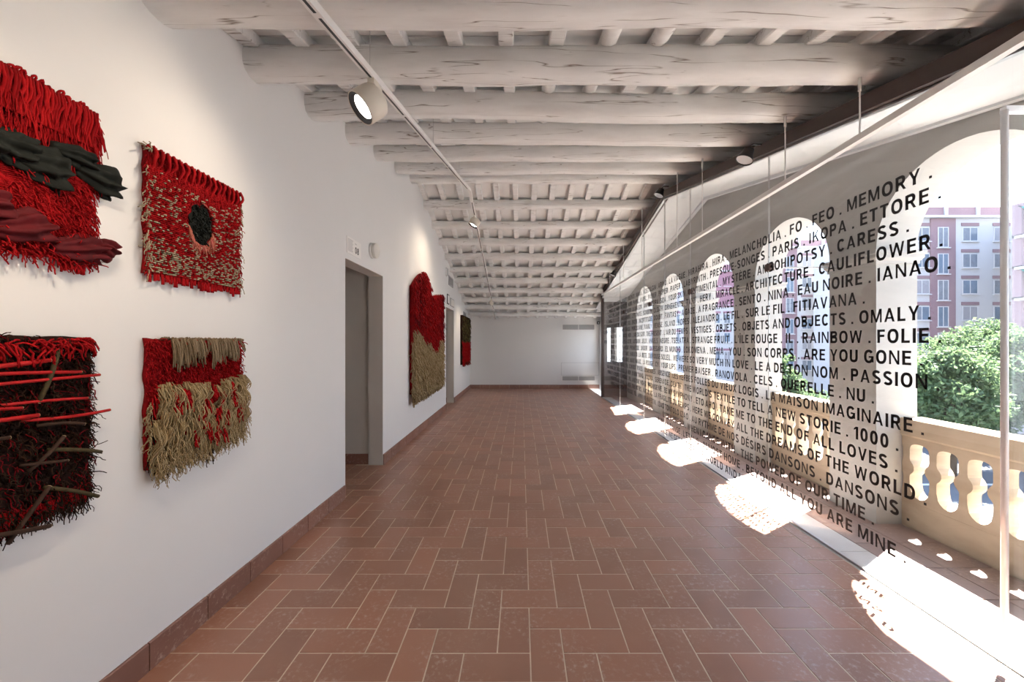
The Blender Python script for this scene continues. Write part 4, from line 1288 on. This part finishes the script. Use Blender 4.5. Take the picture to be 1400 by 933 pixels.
for c_ in range(64):
    f = (c_+RNG.random())/64; u = u0+.005+(u1-u0-.01)*f
    if 0.53 < f < 0.62: continue
    for row in range(3):
        if RNG.random() < 0.30: continue
        v = 1.205-row*0.075+.015*math.sin(f*8)+U(-.015, .015)
        L = (0.20-0.06*f)*U(.6, 1.0)
        lock(ybg, u+U(-.01, .01), v, min(L, v-(0.82+0.075*f)), 12, .0020, .006, .028)
for k in range(900):
    f = RNG.random(); u = u0+(u1-u0)*f; lo = 0.83+0.07*f
    ybg.strand((u, lo+U(.02, .14), .03+U(0, .03)), (U(-.5, .5), -1, U(0, .5)), U(.05, .10), U(.0014, .0024), 8, .3, .7, 3, nmax=.085)
for k in range(60):
    ybg.strand((u0+.01, U(.95, 1.15), .03), (-1, U(-.6, .2), .2), U(.03, .07), .0022, 8, .8, .8, 3, nmax=.06)
for k in range(420):
    f = RNG.random(); u = u0+(u1-u0)*f
    yr.strand((u, U(.98, 1.20), .03), (U(-.4, .4), -1, U(.4, .9)), U(.02, .055), .0034, 5, .5, .5, 4, nmax=.078)
for c_ in range(24):
    u = u0+U(.02, .53); v = U(.95, 1.20)
    for q in range(16):
        yi.strand((u+U(-.012, .012), v+U(-.03, .03), .062), (U(-.5, .5), -1, .5), U(.02, .045), .0036, 4, .4, .5, 4, nmax=.09)
for k in range(1100):
    f = RNG.random(); u = u0+(u1-u0)*f; lo = 0.83+0.07*f
    if RNG.random() < .45: u = U(u0+.285, u0+.335); 
    yb.strand((u, U(lo+.02, 1.12), .024), (U(-.3, .3), -1, .4), U(.03, .08), .0026, 6, .5, .5, 3, nmax=.06 if not (u0+.29 < u < u0+.36) else .07)
yr.put('red_yarns', M['red'], Dt); yi.put('red_tufts', M['red'], Dt); yt.put('taupe_fringe', M['taupe'], Dt)
ybg.put('beige_shag', M['beige'], Dt); yb.put('brown_yarns', M['brown'], Dt)

# --- E : tall shaggy textile between the two doorways
u0, u1 = 5.48, 7.55
E_ = thing('shaggy_textile', 'large shaggy wall textile, red above and beige below, between the doorways', 'textile', (XL, 6.5, 0.5), 'textiles on the left wall')
def etop(f):
    if f < 0.5: return 2.25+0.30*math.sin(min(1, f/0.36)*PI/2) - (0.20*(f-0.36)/0.14 if f > 0.36 else 0)
    return 2.22+0.15*(f-0.5)/0.5
def ebot(f): return 0.62+0.04*f
backing(u0+.03, u1-.03, .6, 2.3, M['redcloth'], E_, 0.05, 34, 40, .02, top=lambda f: etop(f)-.03, bottom=lambda f: ebot(f)+.05)
yr = Yarn(); yd = Yarn(); ybg = Yarn(); yb = Yarn()
for k in range(9500):
    f = RNG.random(); u = u0+(u1-u0)*f
    v = U(ebot(f), etop(f))
    lim = 1.60-0.24*math.exp(-((f-0.6)/0.3)**2)+0.06*math.sin(f*17)
    dk = 0.75*math.exp(-((f-0.12)/0.12)**2)+0.9*math.exp(-((f-0.95)/0.14)**2)+0.12
    if v > lim: q = yd if RNG.random() < dk*0.75 else yr
    else: q = ybg
    q.strand((u, v, U(.045, .065)), (U(-.5, .5), U(-1, -.2), U(.3, 1)), U(.05, .13), U(.004, .0075), 3, .6, .3, 3, nmax=.14)
for k in range(700):
    f = RNG.random(); u = u0+(u1-u0)*f
    yb.strand((u, ebot(f)+U(0, .12), .06), (U(-.4, .4), -1, .3), U(.06, .14), .004, 4, .5, .4, 3, nmax=.13)
    ybg.strand((u, ebot(f)+U(0, .05), .05), (U(-.3, .3), -1, .2), U(.06, .15), .005, 4, .5, .3, 3, nmax=.12)
for k in range(500):
    v = U(.7, 2.3); e, sg = (u1-.02, 1) if RNG.random() < .6 else (u0+.02, -1)
    (yr if v > 1.45 else ybg).strand((e, v, .05), (sg, U(-.8, .2), U(0, .6)), U(.05, .11), .005, 3, .6, .4, 3, nmax=.12)
yr.put('red_shag', M['red'], E_); yd.put('dark_red_shag', M['darkred'], E_); ybg.put('beige_shag', M['beige'], E_); yb.put('dark_fringe', M['taupe'], E_)

# --- F : far textile
u0, u1, v0, v1 = 10.08, 11.5, 0.84, 2.15
F_ = thing('shaggy_textile', 'distant wall textile, dark olive above and red below, near the end wall', 'textile', (XL, 10.8, v0), 'textiles on the left wall')
backing(u0, u1, v0, v1, M['browncloth'], F_, 0.05, 20, 20, .02)
ro = Yarn(); rr_ = Yarn(); rb = Yarn()
for k in range(3200):
    u, v = U(u0, u1), U(v0, v1)
    q = ((ro if RNG.random() < .45 else rb) if v > 1.48 else (rr_ if v > .93 or RNG.random() < .4 else rb))
    q.strand((u, v, U(.04, .06)), (U(-.6, .6), U(-1, 0), U(.3, .9)), U(.05, .10), .006, 3, .6, .3, 3, nmax=.12)
ro.put('olive_shag', M['olive'], F_); rr_.put('red_shag', M['red'], F_); rb.put('dark_shag', M['brown'], F_)

# ------------------------------------------------------------------ outdoors
GZ = -5.0
asph = plain('asphalt', (0.085, 0.09, 0.10), 0.85, 0.2, var=0.12, scale=0.6)
street = struct('ground_street', MB().box(-60, 160, -40, 160, GZ-0.3, GZ), asph)
wl_ = plain('road_paint', (0.42, 0.42, 0.41), 0.7, 0.2)
pave = plain('pavement', (0.24, 0.225, 0.21), 0.85, 0.2, var=0.06, scale=1)
struct('ground_pavement', MB().box(3.3, 9.0, -10, 60, GZ, GZ+0.15).box(30, 80, 27, 60, GZ, GZ+0.15), pave)
for k in range(15):
    obj('road_stripe', MB().box(11.5+1.2*k, 12.1+1.2*k, 10, 14.0, GZ+0.001, GZ+0.012), wl_, street)
for k in range(9):
    obj('lane_line', MB().box(10.0+2.6*k, 11.4+2.6*k, 17.4, 17.6, GZ+0.001, GZ+0.012), wl_, street)

wht = plain('facade_white', (0.42, 0.42, 0.43), 0.85, 0.2, var=0.02, scale=0.3)
pnk = plain('facade_pink', (0.22, 0.15, 0.165), 0.85, 0.2, var=0.04, scale=0.3)
pnk2 = plain('facade_rose', (0.27, 0.15, 0.19), 0.85, 0.2, var=0.04, scale=0.3)
frm = plain('window_frame_white', (0.46, 0.46, 0.47), 0.6, 0.3)
shut = plain('roller_shutter', (0.26, 0.26, 0.28), 0.7, 0.3)
curt = plain('curtain', (0.17, 0.19, 0.22), 0.8, 0.2, var=0.15, scale=3)
awn = plain('green_awning', (0.01, 0.17, 0.155), 0.8, 0.2, var=0.1, scale=2)
def window(par, xc, zc, yf, wd, ht, style, frame=frm):
    fw = 0.07
    mb = MB().box(xc-wd/2, xc+wd/2, yf-0.05, yf+0.03, zc-ht/2, zc-ht/2+fw).box(xc-wd/2, xc+wd/2, yf-0.05, yf+0.03, zc+ht/2-fw, zc+ht/2)
    for a in (xc-wd/2, xc-fw/2, xc+wd/2-fw): mb.box(a, a+fw, yf-0.05, yf+0.03, zc-ht/2+fw, zc+ht/2-fw)
    wf = part('window', mb, frame, par)
    for s_ in (-1, 1):
        xa = xc+(0.02 if s_ > 0 else -wd/2+fw); xb = xc+(wd/2-fw if s_ > 0 else -0.02)
        m_ = M['winglass'] if style == 0 or (style == 2 and s_ > 0) else (curt if style in (1, 2) else shut)
        part('pane', MB().box(xa, xb, yf-0.03, yf+0.03, zc-ht/2+fw, zc+ht/2-fw), m_, wf)
    part('sill', MB().box(xc-wd/2-0.12, xc+wd/2+0.12, yf-0.16, yf+0.0, zc-ht/2-0.10, zc-ht/2), frame, par)
    return wf

def apartment(yf, xa, xb, ztop, stripes, wins, lab, base, strip_mat, floor_h, name='apartment_building', zfirst=None, ww=1.6, wh=1.45):
    t = thing(name, lab, 'building', ((xa+xb)/2, yf, GZ))
    part('wall', MB().box(xa, xb, yf, yf+12, GZ, ztop), base, t)
    for (a, b) in stripes:
        part('colour_stripe', MB().box(a, b, yf-0.12, yf+0.02, GZ, ztop-0.02), strip_mat, t)
    part('cornice', MB().box(xa-0.2, xb+0.2, yf-0.45, yf+0.1, ztop, ztop+0.22), frm, t)
    # roof parapet with posts
    part('parapet', MB().box(xa, xb, yf-0.1, yf+0.1, ztop+0.22, ztop+1.15), strip_mat, t)
    x = xa+1.0
    while x < xb:
        part('parapet_post', MB().box(x, x+0.3, yf-0.25, yf+0.1, ztop+0.22, ztop+1.3), frm, t); x += 3.3
    z = (zfirst if zfirst is not None else ztop-2.0); k = 0
    while z > GZ+2:
        for j, xc in enumerate(wins):
            st = (k*3+j*2+int(xc)) % 4
            inS = any(a < xc < b for a, b in stripes)
            if inS:
                window(t, xc, z-0.35, yf-0.12, 1.1, 2.1, 0 if k % 2 else 1)
            else:
                window(t, xc, z, yf, ww, wh, st)
                part('lintel_band', MB().box(xc-ww/2-0.12, xc+ww/2+0.12, yf-0.06, yf+0.02, z+wh/2+0.12, z+wh/2+0.45), strip_mat, t)
        z -= floor_h; k += 1
    return t
yb_ = 40.0
def PX(px, d): return (px-713)*d/F
def PZ(py, d): return 1.4+(470-py)*d/F
apartment(yb_, PX(1232, yb_), PX(1374, yb_)+1.0, PZ(299, yb_), [(PX(1271, yb_), PX(1305, yb_))],
          [PX(1260, yb_), PX(1287.5, yb_), PX(1326, yb_), PX(1369, yb_)],
          'white and pink apartment block with roof parapet, behind the tree at right', wht, pnk, 2.73, zfirst=PZ(320.5, yb_))
apartment(54.0, PX(1048, 54), PX(1160, 54), PZ(340, 54), [(PX(1068, 54), PX(1089, 54))],
          [PX(1059, 54), PX(1079, 54), PX(1103, 54), PX(1126, 54), PX(1146, 54)],
          'white apartment block seen through the second arch from the right', wht, pnk, 2.9, zfirst=PZ(358, 54), ww=1.4)
c_ = apartment(60.0, PX(878, 60), PX(1008, 60), PZ(372, 60), [],
          [PX(890, 60), PX(906, 60), PX(925, 60), PX(948, 60), PX(962, 60), PX(980, 60), PX(994, 60)],
          'rose and white building seen through the third arch from the right', wht, pnk2, 2.9, zfirst=PZ(385, 60), ww=1.0)
part('rose_upper_wall', MB().box(PX(963, 60), PX(1006, 60), 59.85, 60.02, PZ(420, 60), PZ(371, 60)), pnk2, c_)
# right hand building with green awnings and balconies
gb = thing('apartment_building', 'building with green awnings and balconies at the right edge', 'building', (40, 30, GZ))
ya = 31.0; xa = PX(1390, ya)
part('wall', MB().prism([(xa+0.9, ya), (xa+14, ya), (xa+26, ya+8), (xa+12.2, ya+8)], 'z', GZ, 13.5), wht, gb)
for k in range(5):
    zf = PZ(330, ya)-k*2.5+0.4
    part('balcony_slab', MB().box(xa-0.2, xa+13, ya-1.2, ya, zf-0.2, zf), frm, gb)
    rl = MB()
    for q in range(30): rl.box(xa-0.1+q*0.42, xa-0.06+q*0.42, ya-1.18, ya-1.14, zf, zf+1.0)
    rl.box(xa-0.2, xa+13, ya-1.2, ya-1.13, zf+1.0, zf+1.06)
    part('balcony_railing', rl, frm, gb, kind='stuff')
    part('balcony_door', MB().box(xa+1.5, xa+3.2, ya-0.05, ya+0.02, zf, zf+2.0), M['winglass'], gb)
    part('brick_pier', MB().box(xa+0.0, xa+0.9, ya-0.3, ya+0.3, zf-0.1, zf+2.6), pnk, gb)
    if k % 2 == 0:
        aw = MB().prism([(ya-0.1, zf+2.45), (ya-1.5, zf+1.35), (ya-1.5, zf+1.25), (ya-0.1, zf+2.35)], 'x', xa+0.0, xa+6)
        part('awning', aw, awn, gb)

# trees
def leaf_mat(name, a, b, c):
    t = NT(name); t.bsdf(0.6, 0.3)
    g = t.n('ShaderNodeNewGeometry')
    t.l(t.ramp(g.outputs['Random Per Island'], [(0.0, a), (0.5, b), (1.0, c)]), t.b.inputs['Base Color'])
    t.b.inputs['Transmission Weight'].default_value = 0.0
    tl = t.n('ShaderNodeBsdfTranslucent'); tl.inputs[0].default_value = (*[min(1, x*1.3) for x in c], 1)
    ms = t.n('ShaderNodeMixShader'); ms.inputs[0].default_value = 0.35
    t.l(t.b.outputs[0], ms.inputs[1]); t.l(tl.outputs[0], ms.inputs[2]); t.l(ms.outputs[0], t.out.inputs[0])
    return t.m
M['leaf'] = leaf_mat('tree_leaf', (0.035, 0.068, 0.032), (0.058, 0.10, 0.045), (0.105, 0.155, 0.07))
M['bark'] = plain('tree_bark', (0.10, 0.075, 0.055), 0.9, 0.1, var=0.3, scale=3)
def tree(x, y, zc, R_, H, lab, n=9000, leaf=0.17):
    t = thing('tree', lab, 'tree', (x, y, GZ))
    clumps = []
    for k in range(70):
        d = RNG.normal(size=3); d /= np.linalg.norm(d)
        rr = U(.45, 1.0)**0.6
        clumps.append((np.array([x+d[0]*R_*rr*.85, y+d[1]*R_*rr*.85, zc+d[2]*H*rr*.85]), U(.22, .38)*R_))
    per = n//len(clumps); V = []; Fc = []
    for c, cr in clumps:
        d = RNG.normal(size=(per, 3)); d /= np.linalg.norm(d, axis=1)[:, None]
        P = c+d*cr*(RNG.random((per, 1))**0.35)*np.array([1, 1, .75])
        a1 = RNG.normal(size=(per, 3)); a1 /= np.linalg.norm(a1, axis=1)[:, None]
        a2 = np.cross(a1, d+RNG.normal(size=(per, 3))*.5); a2 /= (np.linalg.norm(a2, axis=1)[:, None]+1e-9)
        s_ = leaf*RNG.uniform(.6, 1.2, (per, 1))
        q = np.stack([P-a1*s_, P+a2*s_*.45+d*s_*.2, P+a1*s_, P-a2*s_*.45+d*s_*.2], 1)
        b = len(V)*1
        base = sum(len(v) for v in V)
        V.append(q.reshape(-1, 3)); Fc.append(np.arange(per*4).reshape(-1, 4)+base)
    V = np.concatenate(V); Fc = np.concatenate(Fc)
    mb = MB(); mb.v = [tuple(p) for p in V]; mb.f = [tuple(int(i) for i in f) for f in Fc]; mb.m = [0]*len(mb.f)
    part('crown', mb, M['leaf'], t, kind='stuff')
    tr = MB(); tr.tube([(x, y, GZ), (x+.1, y, (GZ+zc)/2), (x, y, zc)], [.28, .22, .15], 10)
    for k in range(6):
        a = k*1.05; tr.tube([(x, y, zc-H*.6), (x+math.cos(a)*R_*.35, y+math.sin(a)*R_*.35, zc), (x+math.cos(a)*R_*.6, y+math.sin(a)*R_*.6, zc+H*.4)], [.12, .08, .03], 7)
    part('trunk', tr, M['bark'], t, smooth=True)
    return t
tree(PX(1345, 24), 24, -0.9, 3.3, 4.0, 'large leafy green tree right of the words FOLIE and GONE', 26000, 0.15)
tree(PX(1256, 20), 18.6, -1.5, 2.0, 3.0, 'leafy green tree touching the pier beside the word PASSION', 18000, 0.14)
tree(PX(1425, 19), 19, -0.3, 2.2, 2.6, 'leafy green tree at the right edge of the view', 14000, 0.14)
tree(PX(1068, 30), 30, -2.2, 1.6, 3.4, 'small green tree seen through the second arch from the right', 9000, 0.15)
tree(PX(1095, 34), 34, -4.2, 3.0, 1.6, 'low green bush seen through the second arch from the right', 9000, 0.16)

bpy.context.view_layer.update()
